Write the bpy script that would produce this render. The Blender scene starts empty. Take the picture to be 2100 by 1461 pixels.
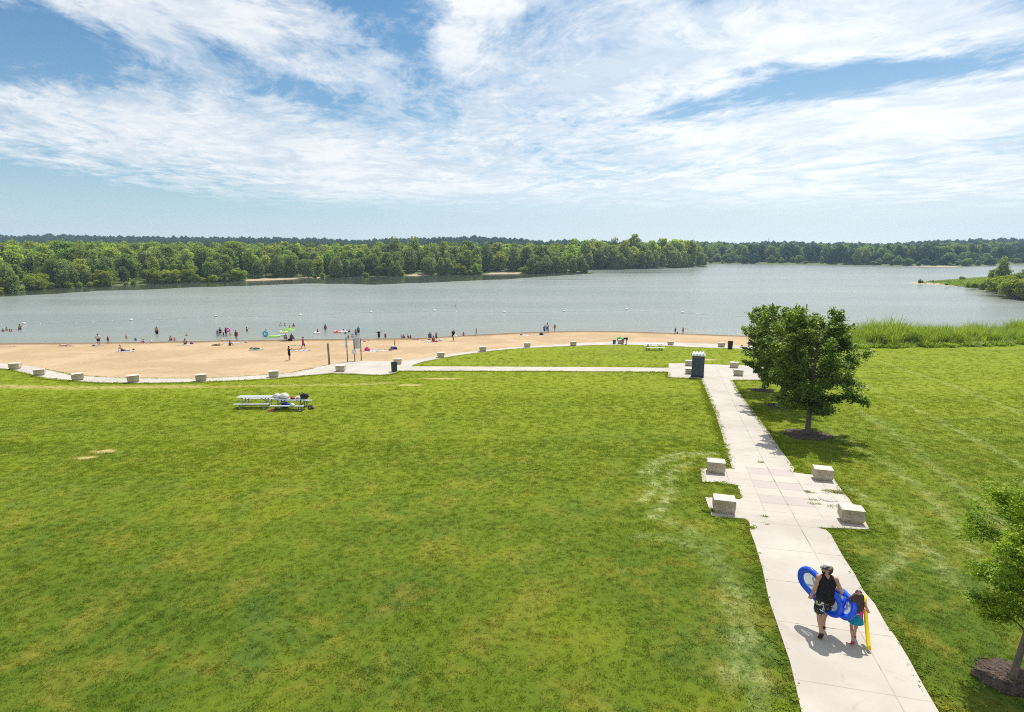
import bpy, bmesh, math, random
import numpy as np
from math import radians as R, sin, cos, pi, exp, sqrt
from mathutils import Vector, Matrix, Quaternion
from mathutils.geometry import delaunay_2d_cdt

random.seed(7); rng = np.random.default_rng(7)
SC = bpy.context.scene
COL = SC.collection

# ------------------------------------------------------------------ camera, sky, sun, exposure
CZ, PITCH, F = 14.3, R(10.84), 1166.67          # camera height over the lake, pitch, focal length in photo pixels
cam = bpy.data.cameras.new('camera'); cam.lens = 20.0; cam.sensor_width = 36.0
cam.clip_start = 0.1; cam.clip_end = 6000
camo = bpy.data.objects.new('camera', cam); COL.objects.link(camo)
camo.location = (0, 0, CZ); camo.rotation_euler = (pi/2 - PITCH, 0, 0)
SC.camera = camo

SUN_EL, SUN_AZ = R(60), R(25)
sl = bpy.data.lights.new('sun', 'SUN'); sl.energy = 4.2; sl.angle = R(0.53); sl.color = (1.0, .955, .88)
so = bpy.data.objects.new('sun', sl); COL.objects.link(so)
so.rotation_euler = Vector((sin(SUN_AZ)*cos(SUN_EL), cos(SUN_AZ)*cos(SUN_EL), sin(SUN_EL))).to_track_quat('Z', 'Y').to_euler()
so.location = (0, 0, 80)
SC.view_settings.view_transform = 'Standard'; SC.view_settings.look = 'None'
SC.view_settings.exposure = 0.45; SC.view_settings.gamma = 1.0
SC.cycles.use_denoising = False; SC.cycles.filter_width = 1.0
SC.cycles.max_bounces = 6; SC.cycles.diffuse_bounces = 2; SC.cycles.glossy_bounces = 2
SC.cycles.transmission_bounces = 3; SC.cycles.volume_bounces = 0; SC.cycles.transparent_max_bounces = 8
SC.cycles.use_adaptive_sampling = False
SC.cycles.caustics_reflective = False; SC.cycles.caustics_refractive = False
SC.cycles.sample_clamp_indirect = 6

# ------------------------------------------------------------------ node shorthand
class X:
    """a socket (or a number) with arithmetic that makes Math nodes"""
    def __init__(s, nt, v): s.nt, s.v = nt, v
    def _m(s, op, *a, clamp=False):
        n = s.nt.nodes.new('ShaderNodeMath'); n.operation = op; n.use_clamp = clamp
        for i, q in enumerate((s,) + a):
            q = q.v if isinstance(q, X) else q
            if isinstance(q, (int, float)): n.inputs[i].default_value = q
            else: s.nt.links.new(q, n.inputs[i])
        return X(s.nt, n.outputs[0])
    def __add__(s, o): return s._m('ADD', o)
    __radd__ = __add__
    def __sub__(s, o): return s._m('SUBTRACT', o)
    def __rsub__(s, o): return (s*-1.0) + o
    def __mul__(s, o): return s._m('MULTIPLY', o)
    __rmul__ = __mul__
    def __truediv__(s, o): return s._m('DIVIDE', o)
    def abs(s): return s._m('ABSOLUTE')
    def pow(s, e): return s._m('POWER', e)
    def max(s, o): return s._m('MAXIMUM', o)
    def min(s, o): return s._m('MINIMUM', o)
    def frac(s): return s._m('FRACT')
    def gt(s, o): return s._m('GREATER_THAN', o)
    def lt(s, o): return s._m('LESS_THAN', o)
    def exp(s): return s._m('EXPONENT')
    def clamp(s): return s._m('ADD', 0.0, clamp=True)
    def ss(s, a, b, lo=0.0, hi=1.0):
        n = s.nt.nodes.new('ShaderNodeMapRange'); n.interpolation_type = 'SMOOTHSTEP'
        s.nt.links.new(s.v, n.inputs[0])
        for i, q in zip((1, 2, 3, 4), (a, b, lo, hi)): n.inputs[i].default_value = q
        return X(s.nt, n.outputs[0])
    def lin(s, a, b, lo=0.0, hi=1.0):
        n = s.nt.nodes.new('ShaderNodeMapRange'); n.clamp = True
        s.nt.links.new(s.v, n.inputs[0])
        for i, q in zip((1, 2, 3, 4), (a, b, lo, hi)): n.inputs[i].default_value = q
        return X(s.nt, n.outputs[0])

def xyz(nt, a, b, c):
    n = nt.nodes.new('ShaderNodeCombineXYZ')
    for i, q in enumerate((a, b, c)):
        q = q.v if isinstance(q, X) else q
        if isinstance(q, (int, float)): n.inputs[i].default_value = q
        else: nt.links.new(q, n.inputs[i])
    return n.outputs[0]
def sep(nt, vec):
    n = nt.nodes.new('ShaderNodeSeparateXYZ'); nt.links.new(vec, n.inputs[0])
    return [X(nt, o) for o in n.outputs]
def noise(nt, vec, scale, detail=3, rough=.55, dist=0.0):
    n = nt.nodes.new('ShaderNodeTexNoise'); n.inputs['Scale'].default_value = scale
    n.inputs['Detail'].default_value = detail; n.inputs['Roughness'].default_value = rough
    n.inputs['Distortion'].default_value = dist
    nt.links.new(vec, n.inputs['Vector']); return X(nt, n.outputs[0])
def voro(nt, vec, scale):
    n = nt.nodes.new('ShaderNodeTexVoronoi'); n.inputs['Scale'].default_value = scale
    nt.links.new(vec, n.inputs['Vector']); return X(nt, n.outputs[0])
def mixc(nt, f, a, b, blend='MIX'):
    n = nt.nodes.new('ShaderNodeMix'); n.data_type = 'RGBA'; n.blend_type = blend
    for i, q in ((0, f), (6, a), (7, b)):
        q = q.v if isinstance(q, X) else q
        if isinstance(q, (int, float)): n.inputs[i].default_value = q
        elif isinstance(q, tuple): n.inputs[i].default_value = (*q, 1)
        else: nt.links.new(q, n.inputs[i])
    return n.outputs[2]
def attr(nt, name):
    n = nt.nodes.new('ShaderNodeAttribute'); n.attribute_name = name; return n
def bump(nt, h, strength, dist):
    n = nt.nodes.new('ShaderNodeBump'); n.inputs['Strength'].default_value = strength
    n.inputs['Distance'].default_value = dist; nt.links.new(h.v, n.inputs['Height']); return n.outputs[0]
def newmat(name):
    m = bpy.data.materials.new(name); m.use_nodes = True
    nt = m.node_tree; return m, nt, nt.nodes['Principled BSDF']
def setin(nt, node, key, val):
    if isinstance(val, X): val = val.v
    if isinstance(val, bpy.types.NodeSocket): nt.links.new(val, node.inputs[key])
    elif isinstance(val, tuple): node.inputs[key].default_value = (*val, 1) if len(val) == 3 else val
    else: node.inputs[key].default_value = val

# ------------------------------------------------------------------ sky with its cloud layer
def angles(px, py):
    """photo pixel -> (x/y, z/y) of its world direction"""
    d = ray(px, py); return d.x/d.y, d.z/d.y
def ray(px, py):
    u, v = (px - 1050)/F, (py - 730.5)/F
    return Vector((u, cos(PITCH) - v*sin(PITCH), -(sin(PITCH) + v*cos(PITCH))))

BLUE = (.38, .72, .88)
BLOBS = ((60, 110, 290, 58, -10, -1.1), (10, 192, 110, 20, -8, -.45), (770, 45, 170, 50, -8, -.60), (870, 150, 55, 75, 20, -.55), (690, 225, 170, 28, -20, -.55), (480, 120, 70, 40, -30, -.3),
    (1690, 198, 270, 26, 8, -1.25), (1480, 180, 90, 12, 10, -.6), (1240, 322, 60, 12, 8, -.35), (40, 385, 380, 50, -8, -1.2), (420, 432, 430, 30, -4, -.7), (900, 455, 600, 22, 0, -.35), (1330, 352, 200, 12, 3, -.25), (2080, 30, 120, 26, 14, -.8),
    (1405, 40, 32, 40, 0, -.6), (2080, 312, 150, 20, -4, -.5), (1080, 6, 170, 14, 0, -.9), (330, 170, 140, 40, -30, -.25), (1100, 150, 90, 40, 0, -.2),
    (300, 50, 200, 60, -40, .45), (560, 120, 200, 45, -25, .25), (280, 240, 330, 40, -6, .22), (560, 320, 420, 45, -14, .36), (960, 130, 90, 90, 30, .45),
    (1500, 110, 420, 60, 9, .40), (1750, 285, 450, 45, 5, .45), (1250, 230, 260, 50, 14, .25), (860, 370, 330, 30, -8, .3), (1500, 400, 500, 30, 2, .2), (1900, 100, 240, 50, 8, .4))
def make_sky():
    w = bpy.data.worlds.new('World'); SC.world = w; w.use_nodes = True
    nt = w.node_tree; bg = nt.nodes['Background']
    sky = nt.nodes.new('ShaderNodeTexSky'); sky.sky_type = 'NISHITA'; sky.sun_disc = False
    sky.sun_elevation = SUN_EL; sky.sun_rotation = SUN_AZ
    sky.altitude = 200; sky.air_density = 1.0; sky.dust_density = 1.2; sky.ozone_density = 1.6
    tc = nt.nodes.new('ShaderNodeTexCoord')
    x, y, z = sep(nt, tc.outputs['Generated'])
    zz = z.max(0.0) + 0.05
    yy = y.abs() + 0.08
    a, e = x/yy, z/yy                                            # bearing and height
    cx, cy = x/zz, y/zz                                          # a flat layer of cloud overhead
    P = xyz(nt, cx, cy, 0.0)
    warp = noise(nt, P, .55, 3, .5)
    warp2 = noise(nt, xyz(nt, cx + 7.3, cy - 3.1, 0.0), .55, 3, .5)
    wx, wy = cx + (warp - .5)*1.0, cy + (warp2 - .5)*1.0
    # streaks that run away to a point a little left of centre
    def nz(qx, qy, sx, sy, rot, off, det, ro, dist=0.0):
        c, s_ = cos(R(rot)), sin(R(rot))
        return noise(nt, xyz(nt, (qx*c + qy*s_)*sx + off, (qy*c - qx*s_)*sy + off*.37, off*1.7), 1.0, det, ro, dist)
    big = nz(wx, wy, .50, .24, 0, 4.0, 3, .5)
    mid = nz(wx, wy, 1.9, .80, 24, 2.0, 7, .66)
    rip = nz(wx, wy, 3.0, 5.2, -18, 5.0, 7, .70)
    puff = nz(wx, wy, 4.2, 2.9, 10, 8.0, 8, .62, .3)
    fl = nz(wx, wy, 9.0, 6.0, 20, 15.0, 6, .66, .3)
    cov = (big - .5)*.8 + (mid - .5)*1.9 + (puff - .5)*2.0 + (fl - .5)*1.1 + .50
    def blob(px, py, sx, sy, rot, amp):
        a0, e0 = angles(px, py); sx, sy = sx/F, sy/F
        c, s = cos(R(rot)), sin(R(rot))
        da, de = a - a0, e - e0
        q = ((da*c + de*s)/sx); r = ((de*c - da*s)/sy)
        return (((q*q + r*r)*-1.0).exp())*amp
    for b in BLOBS: cov = cov + blob(*b)
    dens = cov.ss(-.22, .74)
    dens = (dens*(.74 + .26*cov.ss(.35, 1.0)) + ((rip - .5)*.30 + (fl - .5)*.6)*dens).clamp()
    # thick cloud seen from below is greyer than its thin lit edges
    core = nz(wx, wy, 1.7, 1.5, 30, 11.0, 7, .66)
    shade = ((cov - .10).ss(.0, .5))*(core.ss(.40, .64))
    sh2 = blob(1180, 130, 260, 70, 20, 1.0) + blob(1450, 95, 330, 38, 8, .8) + blob(1240, 190, 200, 50, 24, .8) + blob(2060, 300, 160, 40, 0, .8) + blob(560, 200, 300, 80, -20, .7) + blob(1020, 290, 140, 70, 20, .9) + blob(300, 230, 300, 60, -10, .4)
    shade = (shade*.72 + sh2*(puff.ss(.40, .62))*.8 + (fl - .5)*.5).clamp()
    ccol = mixc(nt, shade, (8.35, 8.5, 8.6), (5.5, 6.35, 7.25))
    sunward = (((a - .50)*(a - .50))*-3.2).exp()*.14 + 1.0          # thin cloud glows more towards the sun
    ccol = mixc(nt, 1.0, ccol, xyz(nt, sunward, sunward, sunward), 'MULTIPLY')
    # the blue keeps its depth overhead and pales towards the horizon
    blue = mixc(nt, 1.0, sky.outputs[0], BLUE, 'MULTIPLY')
    low = (z*-9.0).exp()
    base = mixc(nt, low*.82, blue, (6.9, 7.75, 8.15))
    glare = ((((a - .50)*(a - .50))*-3.0).exp())*low
    base = mixc(nt, glare*.85, base, (8.0, 8.5, 8.6))
    fade = e.ss(.035, .10)
    col = mixc(nt, dens*fade*.97, base, ccol)
    nt.links.new(col, bg.inputs['Color']); bg.inputs['Strength'].default_value = 0.085
make_sky()

# ------------------------------------------------------------------ building helpers
def tag(o, label=None, cat=None, group=None, kind=None):
    if label: o['label'] = label
    if cat: o['category'] = cat
    if group: o['group'] = group
    if kind: o['kind'] = kind
    return o
def link(o, parent=None):
    COL.objects.link(o)
    if parent: o.parent = parent
    return o
def empty(name, loc=(0, 0, 0), rz=0.0):
    o = bpy.data.objects.new(name, None); o.location = loc; o.rotation_euler = (0, 0, rz)
    o.empty_display_size = .2
    return link(o)
def mesh_obj(name, V, Fc, mat, parent=None, smooth=False, loc=None):
    me = bpy.data.meshes.new(name)
    me.from_pydata([tuple(v) for v in V], [], [tuple(f) for f in Fc]); me.update()
    for m in (mat if isinstance(mat, (list, tuple)) else [mat]): me.materials.append(m)
    if smooth: me.shade_smooth()
    o = bpy.data.objects.new(name, me)
    if loc is not None: o.location = loc
    return link(o, parent)
def np_mesh(name, V, Fc, mat, parent=None, smooth=False):
    """fast mesh from arrays (faces all of one size)"""
    V = np.asarray(V, np.float32); Fc = np.asarray(Fc, np.int32); n, k = Fc.shape
    me = bpy.data.meshes.new(name)
    me.vertices.add(len(V)); me.vertices.foreach_set('co', V.ravel())
    me.loops.add(n*k); me.loops.foreach_set('vertex_index', Fc.ravel())
    me.polygons.add(n); me.polygons.foreach_set('loop_start', np.arange(0, n*k, k, dtype=np.int32))
    me.update(calc_edges=True); me.validate()
    if mat: me.materials.append(mat)
    if smooth: me.shade_smooth()
    return link(bpy.data.objects.new(name, me), parent)
def bm_obj(name, bm, mat, parent=None, smooth=False, loc=None, rz=0):
    me = bpy.data.meshes.new(name); bm.to_mesh(me); bm.free()
    for m in (mat if isinstance(mat, (list, tuple)) else [mat]): me.materials.append(m)
    if smooth: me.shade_smooth()
    o = bpy.data.objects.new(name, me)
    if loc is not None: o.location = loc; o.rotation_euler = (0, 0, rz)
    return link(o, parent)
def box(bm, c, s, rot=None, bev=0.0):
    g = bmesh.ops.create_cube(bm, size=1)['verts']
    M = Matrix.Translation(c) @ (rot.to_4x4() if rot else Matrix.Identity(4)) @ Matrix.Diagonal((*s, 1))
    bmesh.ops.transform(bm, matrix=M, verts=g)
    if bev:
        es = list({e for v in g for e in v.link_edges})
        bmesh.ops.bevel(bm, geom=es, offset=bev, segments=2, affect='EDGES', clamp_overlap=True)
def bar(bm, a, b, w, d=None):
    a, b = Vector(a), Vector(b); v = b - a
    box(bm, (a + b)/2, (w, d or w, v.length), v.to_track_quat('Z', 'Y').to_matrix())
def tube(bm, pts, rad, n=8, caps=True, closed=False):
    pts = [Vector(p) for p in pts]; rings = []; m = len(pts)
    rad = rad if isinstance(rad, (list, tuple)) else [rad]*m
    up = None
    for i, p in enumerate(pts):
        if closed: t = pts[(i+1) % m] - pts[i-1]
        else: t = pts[min(i+1, m-1)] - pts[max(i-1, 0)]
        t.normalize()
        if up is None: up = t.orthogonal().normalized()
        up = (up - t*up.dot(t)).normalized(); s = t.cross(up)
        rings.append([bm.verts.new(p + (up*cos(2*pi*k/n) + s*sin(2*pi*k/n))*rad[i]) for k in range(n)])
    for i in range(m if closed else m-1):
        A, B = rings[i], rings[(i+1) % m]
        off = 0
        if closed and i == m-1:
            off = min(range(n), key=lambda q: (A[0].co - B[q].co).length)
        for k in range(n):
            bm.faces.new((A[k], A[(k+1) % n], B[(k+1+off) % n], B[(k+off) % n]))
    if caps and not closed:
        bm.faces.new(rings[0][::-1]); bm.faces.new(rings[-1])
_mats = {}
def cmat(name, rgb, rough=.6, spec=.4, var=.12, scale=18.0):
    """a plain coloured material whose colour wanders a little"""
    k = (name, rgb, rough)
    if k in _mats: return _mats[k]
    m, nt, b = newmat(name)
    tc = nt.nodes.new('ShaderNodeTexCoord')
    n = noise(nt, tc.outputs['Object'], scale, 4, .6)
    col = mixc(nt, n.ss(.3, .7), tuple(c*(1-var) for c in rgb), tuple(min(1, c*(1+var)) for c in rgb))
    setin(nt, b, 'Base Color', col); b.inputs['Roughness'].default_value = rough
    b.inputs['Specular IOR Level'].default_value = spec
    _mats[k] = m; return m

# ------------------------------------------------------------------ the lie of the land
def gpz(px, py, z=0.0):
    d = ray(px, py); t = (z - CZ)/d.z; return Vector((d.x*t, d.y*t, z))
ZP = [(-80, 7.6), (-30, 6.6), (0, 5.75), (9.9, 5.1), (19.1, 4.15), (32.3, 3.1), (51, 2.0), (60, 1.52), (70, 1.1), (80, .8), (95, .55), (140, .3)]
_yy = np.array([p[0] for p in ZP], float); _zz = np.array([p[1] for p in ZP], float)
_mm = np.gradient(_zz, _yy)
def z0(Y):
    Y = np.clip(np.asarray(Y, float), _yy[0], _yy[-1]); i = np.clip(np.searchsorted(_yy, Y) - 1, 0, len(_yy)-2)
    h = _yy[i+1] - _yy[i]; t = (Y - _yy[i])/h
    return (2*t**3-3*t**2+1)*_zz[i] + (t**3-2*t**2+t)*h*_mm[i] + (-2*t**3+3*t**2)*_zz[i+1] + (t**3-t**2)*h*_mm[i+1]
SHORE = [(-400, 716), (-150, 708), (0, 705), (230, 703), (420, 700), (600, 697), (800, 695), (860, 694), (920, 690.5), (980, 687), (1060, 683), (1120, 681),
         (1200, 679), (1300, 681), (1400, 684.5), (1460, 687), (1540, 690), (1650, 693), (1800, 694), (2100, 690), (2500, 684)]
_sp = [gpz(*p) for p in SHORE]
_sx = np.array([p.x for p in _sp]); _sy = np.array([p.y for p in _sp])
BANKX = gpz(1640, 692).x
def shore_d(x, y): return np.interp(x, _sx, _sy) - y
def terr(x, y):
    x = np.asarray(x, float); y = np.asarray(y, float)
    d = shore_d(x, y)
    k = np.clip((x - BANKX + 3)/8, 0, 1)
    slope = .058 + k*.06
    b = np.where(d > 0, d*slope, np.maximum(d*.09, -1.6))
    a = z0(y)
    return np.where(d > 0, -np.logaddexp(-a*7, -b*7)/7 + (np.log(2)/7)*np.exp(-np.abs(a-b)*3)*0, np.minimum(a, b - .0))
def tz(x, y): return float(terr(x, y))
def gp(px, py, dz=0.0):
    """the point of the ground seen at a photo pixel"""
    d = ray(px, py); lo, hi = 2.0, None; t = 2.0
    while t < 400:
        q = d*t
        if CZ + q.z < tz(q.x, q.y) + dz: hi = t; break
        lo = t; t *= 1.03
    if hi is None: return gpz(px, py)
    for _ in range(30):
        m = (lo + hi)/2; q = d*m
        if CZ + q.z < tz(q.x, q.y) + dz: hi = m
        else: lo = m
    q = d*hi; return Vector((q.x, q.y, tz(q.x, q.y)))
def mper(px, py):
    """metres per photo pixel for a thing standing there"""
    return gp(px, py).y/F*1.02

def in_poly(x, y, poly):
    x = np.asarray(x); y = np.asarray(y); c = np.zeros(x.shape, bool); n = len(poly)
    for i in range(n):
        x1, y1 = poly[i][0], poly[i][1]; x2, y2 = poly[i-1][0], poly[i-1][1]
        if y1 == y2: continue
        c ^= ((y1 > y) != (y2 > y)) & (x < (x2-x1)*(y-y1)/(y2-y1) + x1)
    return c
def seg_dist(x, y, pts):
    d = np.full(np.shape(x), 1e9)
    for (x1, y1), (x2, y2) in zip(pts[:-1], pts[1:]):
        vx, vy = x2-x1, y2-y1; L = vx*vx + vy*vy + 1e-9
        t = np.clip(((x-x1)*vx + (y-y1)*vy)/L, 0, 1)
        d = np.minimum(d, np.hypot(x-x1-t*vx, y-y1-t*vy))
    return d
def drape(name, poly, step, lift, mat, zf=None, skirt=.12, jitter=0.0):
    """a sheet laid over the ground inside a polygon, with an edge that goes down into the ground"""
    zf = zf or (lambda a, b: terr(a, b))
    P = []
    for i, p in enumerate(poly):
        q = poly[(i+1) % len(poly)]
        n = max(1, int(math.hypot(q[0]-p[0], q[1]-p[1])/step))
        for k in range(n):
            t = k/n; P.append((p[0]+(q[0]-p[0])*t + random.uniform(-1, 1)*jitter, p[1]+(q[1]-p[1])*t + random.uniform(-1, 1)*jitter))
    nb = len(P)
    xs = [p[0] for p in P]; ys = [p[1] for p in P]
    gx, gy = np.meshgrid(np.arange(min(xs), max(xs), step), np.arange(min(ys), max(ys), step))
    gx, gy = gx.ravel() + .013, gy.ravel() + .017
    ok = in_poly(gx, gy, P) & (seg_dist(gx, gy, P + [P[0]]) > step*.35)
    Q = [Vector(p) for p in P] + [Vector((a, b)) for a, b in zip(gx[ok], gy[ok])]
    V, E, Fc, *_ = delaunay_2d_cdt(Q, [(i, (i+1) % nb) for i in range(nb)], [], 1, 1e-6)
    vx = np.array([v.x for v in V]); vy = np.array([v.y for v in V])
    z = np.asarray(zf(vx, vy)) + lift
    bm = bmesh.new(); bv = [bm.verts.new((a, b, c)) for a, b, c in zip(vx, vy, z)]
    for f in Fc:
        try: bm.faces.new([bv[i] for i in f])
        except ValueError: pass
    bmesh.ops.recalc_face_normals(bm, faces=bm.faces[:])
    if sum(f.normal.z for f in bm.faces) < 0: bmesh.ops.reverse_faces(bm, faces=bm.faces[:])
    if skirt:
        be = [e for e in bm.edges if len(e.link_faces) == 1]
        r = bmesh.ops.extrude_edge_only(bm, edges=be)
        for v in r['geom']:
            if isinstance(v, bmesh.types.BMVert): v.co.z -= skirt
    return bm_obj(name, bm, mat)

# ------------------------------------------------------------------ outlines read off the ground
def W(pts): return [(lambda q: (q.x, q.y))(gp(*p)) for p in pts]
PATH_PX = [(1437, 778), (1440, 784), (1452, 813), (1467, 850), (1480, 890), (1488, 920), (1500, 959), (1502, 963), (1436, 962.6), (1440.6, 990), (1483, 991.6),
           (1512, 997), (1517, 1010), (1521.6, 1024), (1516, 1026), (1446, 1021.6), (1453, 1042), (1460, 1060), (1506, 1064), (1529, 1066), (1537, 1074), (1538, 1091), (1547, 1114), (1563, 1167),
           (1577, 1234), (1593, 1281), (1620, 1361), (1642, 1457), (1660, 1545), (1700, 1720), (2130, 1720), (1972, 1545), (1923, 1461), (1890, 1404), (1863, 1354), (1837, 1311), (1817, 1284),
           (1793, 1241), (1770, 1214), (1753, 1181), (1727, 1141), (1711, 1112), (1704, 1099), (1694, 1089.4), (1675, 1084.5), (1719, 1085), (1784, 1088.5), (1773.6, 1071), (1749, 1036), (1738, 1021.6),
           (1726, 1007.5), (1706.6, 979), (1657, 975), (1626, 970.5), (1629, 962), (1603, 927), (1580, 893), (1547, 847), (1520, 813), (1502, 781),
           (1558, 781), (1600, 781.5), (1588, 752), (1549, 751), (1516, 750), (1444, 748), (1407, 746), (1371.6, 746.4), (1371, 755), (1160, 753.6), (1000, 753), (844, 752.5), (848, 749), (866, 743),
           (912, 734), (950, 728), (1004, 721), (1048, 716.5), (1120, 712.5), (1160, 711), (1209, 709), (1253, 708), (1297, 707.8), (1363, 710), (1428, 713), (1483, 714.8), (1530, 716.5), (1600, 719),
           (1600, 714), (1540, 711), (1470, 707), (1400, 703.5), (1340, 702), (1275, 701.3), (1200, 703.5), (1150, 706.5), (1080, 711), (1000, 718), (950, 723.5), (905, 729.5), (860, 737), (815, 742),
           (745, 741), (710, 743.5), (680, 748), (640, 757), (600, 765), (555, 769.5), (480, 774), (400, 777), (280, 777), (200, 774), (150, 770.5), (100, 760), (60, 752), (0, 745), (-150, 730), (-150, 746), (0, 757.5), (20, 758.5), (60, 768),
           (90, 777), (140, 782), (200, 786), (280, 787), (400, 785), (520, 780), (570, 776.5), (600, 774), (650, 769.5), (680, 767), (720, 768), (770, 770.5), (798, 769.5), (820, 761.8), (1000, 762),
           (1160, 762.6), (1370, 764), (1370, 775), (1411, 776.5)]
PATH = W(PATH_PX)
BEACH_PX = [(-400, 742), (-150, 734), (0, 750), (60, 757), (100, 765), (150, 775), (200, 779), (280, 782), (400, 781), (480, 777), (555, 773), (600, 769), (640, 762), (680, 755), (745, 750), (815, 750), (860, 742), (905, 732),
            (950, 726), (1000, 720), (1080, 713), (1150, 709), (1200, 706), (1275, 704), (1340, 705), (1400, 707), (1470, 710), (1540, 713), (1600, 716), (1640, 713), (1648, 703)]
BEACH = W(BEACH_PX)
_far = [(x, float(np.interp(x, _sx, _sy)) + 5) for x in np.linspace(BEACH[-1][0], BEACH[0][0], 40)]
BEACH = BEACH + _far
PDIR = (gp(1470, 790) - gp(1782, 1461)); PANG = math.atan2(PDIR.x, PDIR.y)      # bearing of the straight walk
PO = gp(1575, 963)                                                              # where its small square begins
BIG_TREES = [(1655, 890), (1600, 831), (1563, 799)]

# ------------------------------------------------------------------ lawn colour, shared by turf and blades
CLIP_ARCS = [[(1455, 938), (1420, 934), (1385, 938), (1352, 952), (1338, 972), (1345, 990), (1338, 1008), (1310, 1030)],
             [(1470, 931), (1400, 929), (1360, 938), (1330, 955), (1318, 980)], [(1420, 950), (1395, 955), (1372, 975), (1380, 1000), (1360, 1040), (1340, 1060)],
             [(1345, 1060), (1400, 1080), (1450, 1110), (1500, 1180), (1530, 1260), (1550, 1350), (1560, 1461)],
             [(1310, 1100), (1380, 1105), (1440, 1130), (1490, 1200), (1510, 1300), (1500, 1400)],
             [(1690, 880), (1800, 940), (1900, 1010), (1960, 1080), (2010, 1150)], [(1780, 795), (1900, 850), (2000, 900), (2100, 960)],
             [(1740, 1000), (1830, 1060), (1910, 1130), (1960, 1200)], [(1860, 1070), (1870, 1110), (1840, 1150), (1800, 1190)], [(1760, 840), (1850, 900), (1950, 985), (2100, 1120)],
             [(1800, 740), (1950, 790), (2100, 850)]]
def lawn_attrs(x, y):
    """(bare earth or straw, clippings) for points of the lawn"""
    dry = np.zeros(np.shape(x)); clip = np.zeros(np.shape(x))
    for px, py, rx, ry in ((214, 926, .72, .30), (178, 939, .55, .30), (600, 888, .45, .2), (1446, 738, 1.5, .6), (1340, 762, .8, .3), (905, 777, 2.2, .35), (840, 790, 1.2, .4)):
        c = gp(px, py); r = ((x-c.x)/rx)**2 + ((y-c.y)/ry)**2; dry = np.maximum(dry, np.exp(-r*.9))
    strip = W([(-150, 790), (0, 792), (90, 795), (200, 796), (300, 794), (400, 793)])
    dry = np.maximum(dry, .52*np.exp(-(seg_dist(x, y, strip)/1.3)**2))
    strip = W([(400, 795), (520, 792), (640, 790), (720, 789), (800, 786)])
    dry = np.maximum(dry, .45*np.exp(-(seg_dist(x, y, strip)/.9)**2))
    for k, a in enumerate(CLIP_ARCS):
        wd = .14 if k < 3 else .19
        clip = np.maximum(clip, (1.3 if k < 3 else .62)*np.exp(-(seg_dist(x, y, W(a))/wd)**2))
    return dry, clip
def lawn_colour(nt, dry, clip):
    g = nt.nodes.new('ShaderNodeNewGeometry'); P = g.outputs['Position']
    x, y, z = sep(nt, P)
    flat = xyz(nt, x, y, 0.0)
    n1 = noise(nt, flat, .11, 4, .6); n2 = noise(nt, flat, .55, 5, .65, .4); n3 = noise(nt, flat, 2.6, 5, .7); n4 = noise(nt, flat, 11., 3, .7)
    ca, sa = cos(PANG), sin(PANG)
    s, t = x*ca - y*sa, x*sa + y*ca
    mow = noise(nt, xyz(nt, s*1.1, t*.06, 0.0), 1.0, 3, .6)
    mow2 = noise(nt, xyz(nt, x*.05 + y*.02, y*.42, 4.0), 1.0, 3, .6)
    c = mixc(nt, n1.ss(.36, .64), GREEN[0], GREEN[1])
    c = mixc(nt, noise(nt, flat, .27, 4, .65, .8).ss(.50, .66)*.55, c, (.050, .100, .016))
    c = mixc(nt, n2.ss(.46, .70)*.75, c, GREEN[2]); c = mixc(nt, noise(nt, flat, 1.1, 5, .7, .6).ss(.55, .72)*.5, c, GREEN[3])
    c = mixc(nt, n3.ss(.50, .75)*.5, c, GREEN[3])
    c = mixc(nt, (y.lin(15., 52.)).pow(.8)*.92, c, GREEN[4])                 # turns a brighter yellow green farther from the camera
    c = mixc(nt, mow.ss(.50, .72)*.35, c, GREEN[5])
    c = mixc(nt, mow2.ss(.48, .70)*.3, c, GREEN[0])
    cl = (clip*n3.ss(.34, .62)*(n4.lin(.3, .6, .45, 1.15)) + n2.ss(.58, .8)*n4.ss(.45, .7)*.30).clamp()
    c = mixc(nt, cl*.8, c, GREEN[6])
    dr = (dry*1.35 + (n3 - .5)*1.6*dry.gt(.08)).ss(.30, .95)
    c = mixc(nt, dr, c, (.38, .30, .12))
    v = n4.lin(.25, .75, .80, 1.20)
    return mixc(nt, 1.0, c, xyz(nt, v, v, v), 'MULTIPLY'), n3, n4
GREEN = [(.060, .102, .005), (.114, .148, .006), (.180, .164, .019), (.088, .143, .005), (.182, .226, .003), (.148, .172, .015), (.37, .40, .17)]

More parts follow.
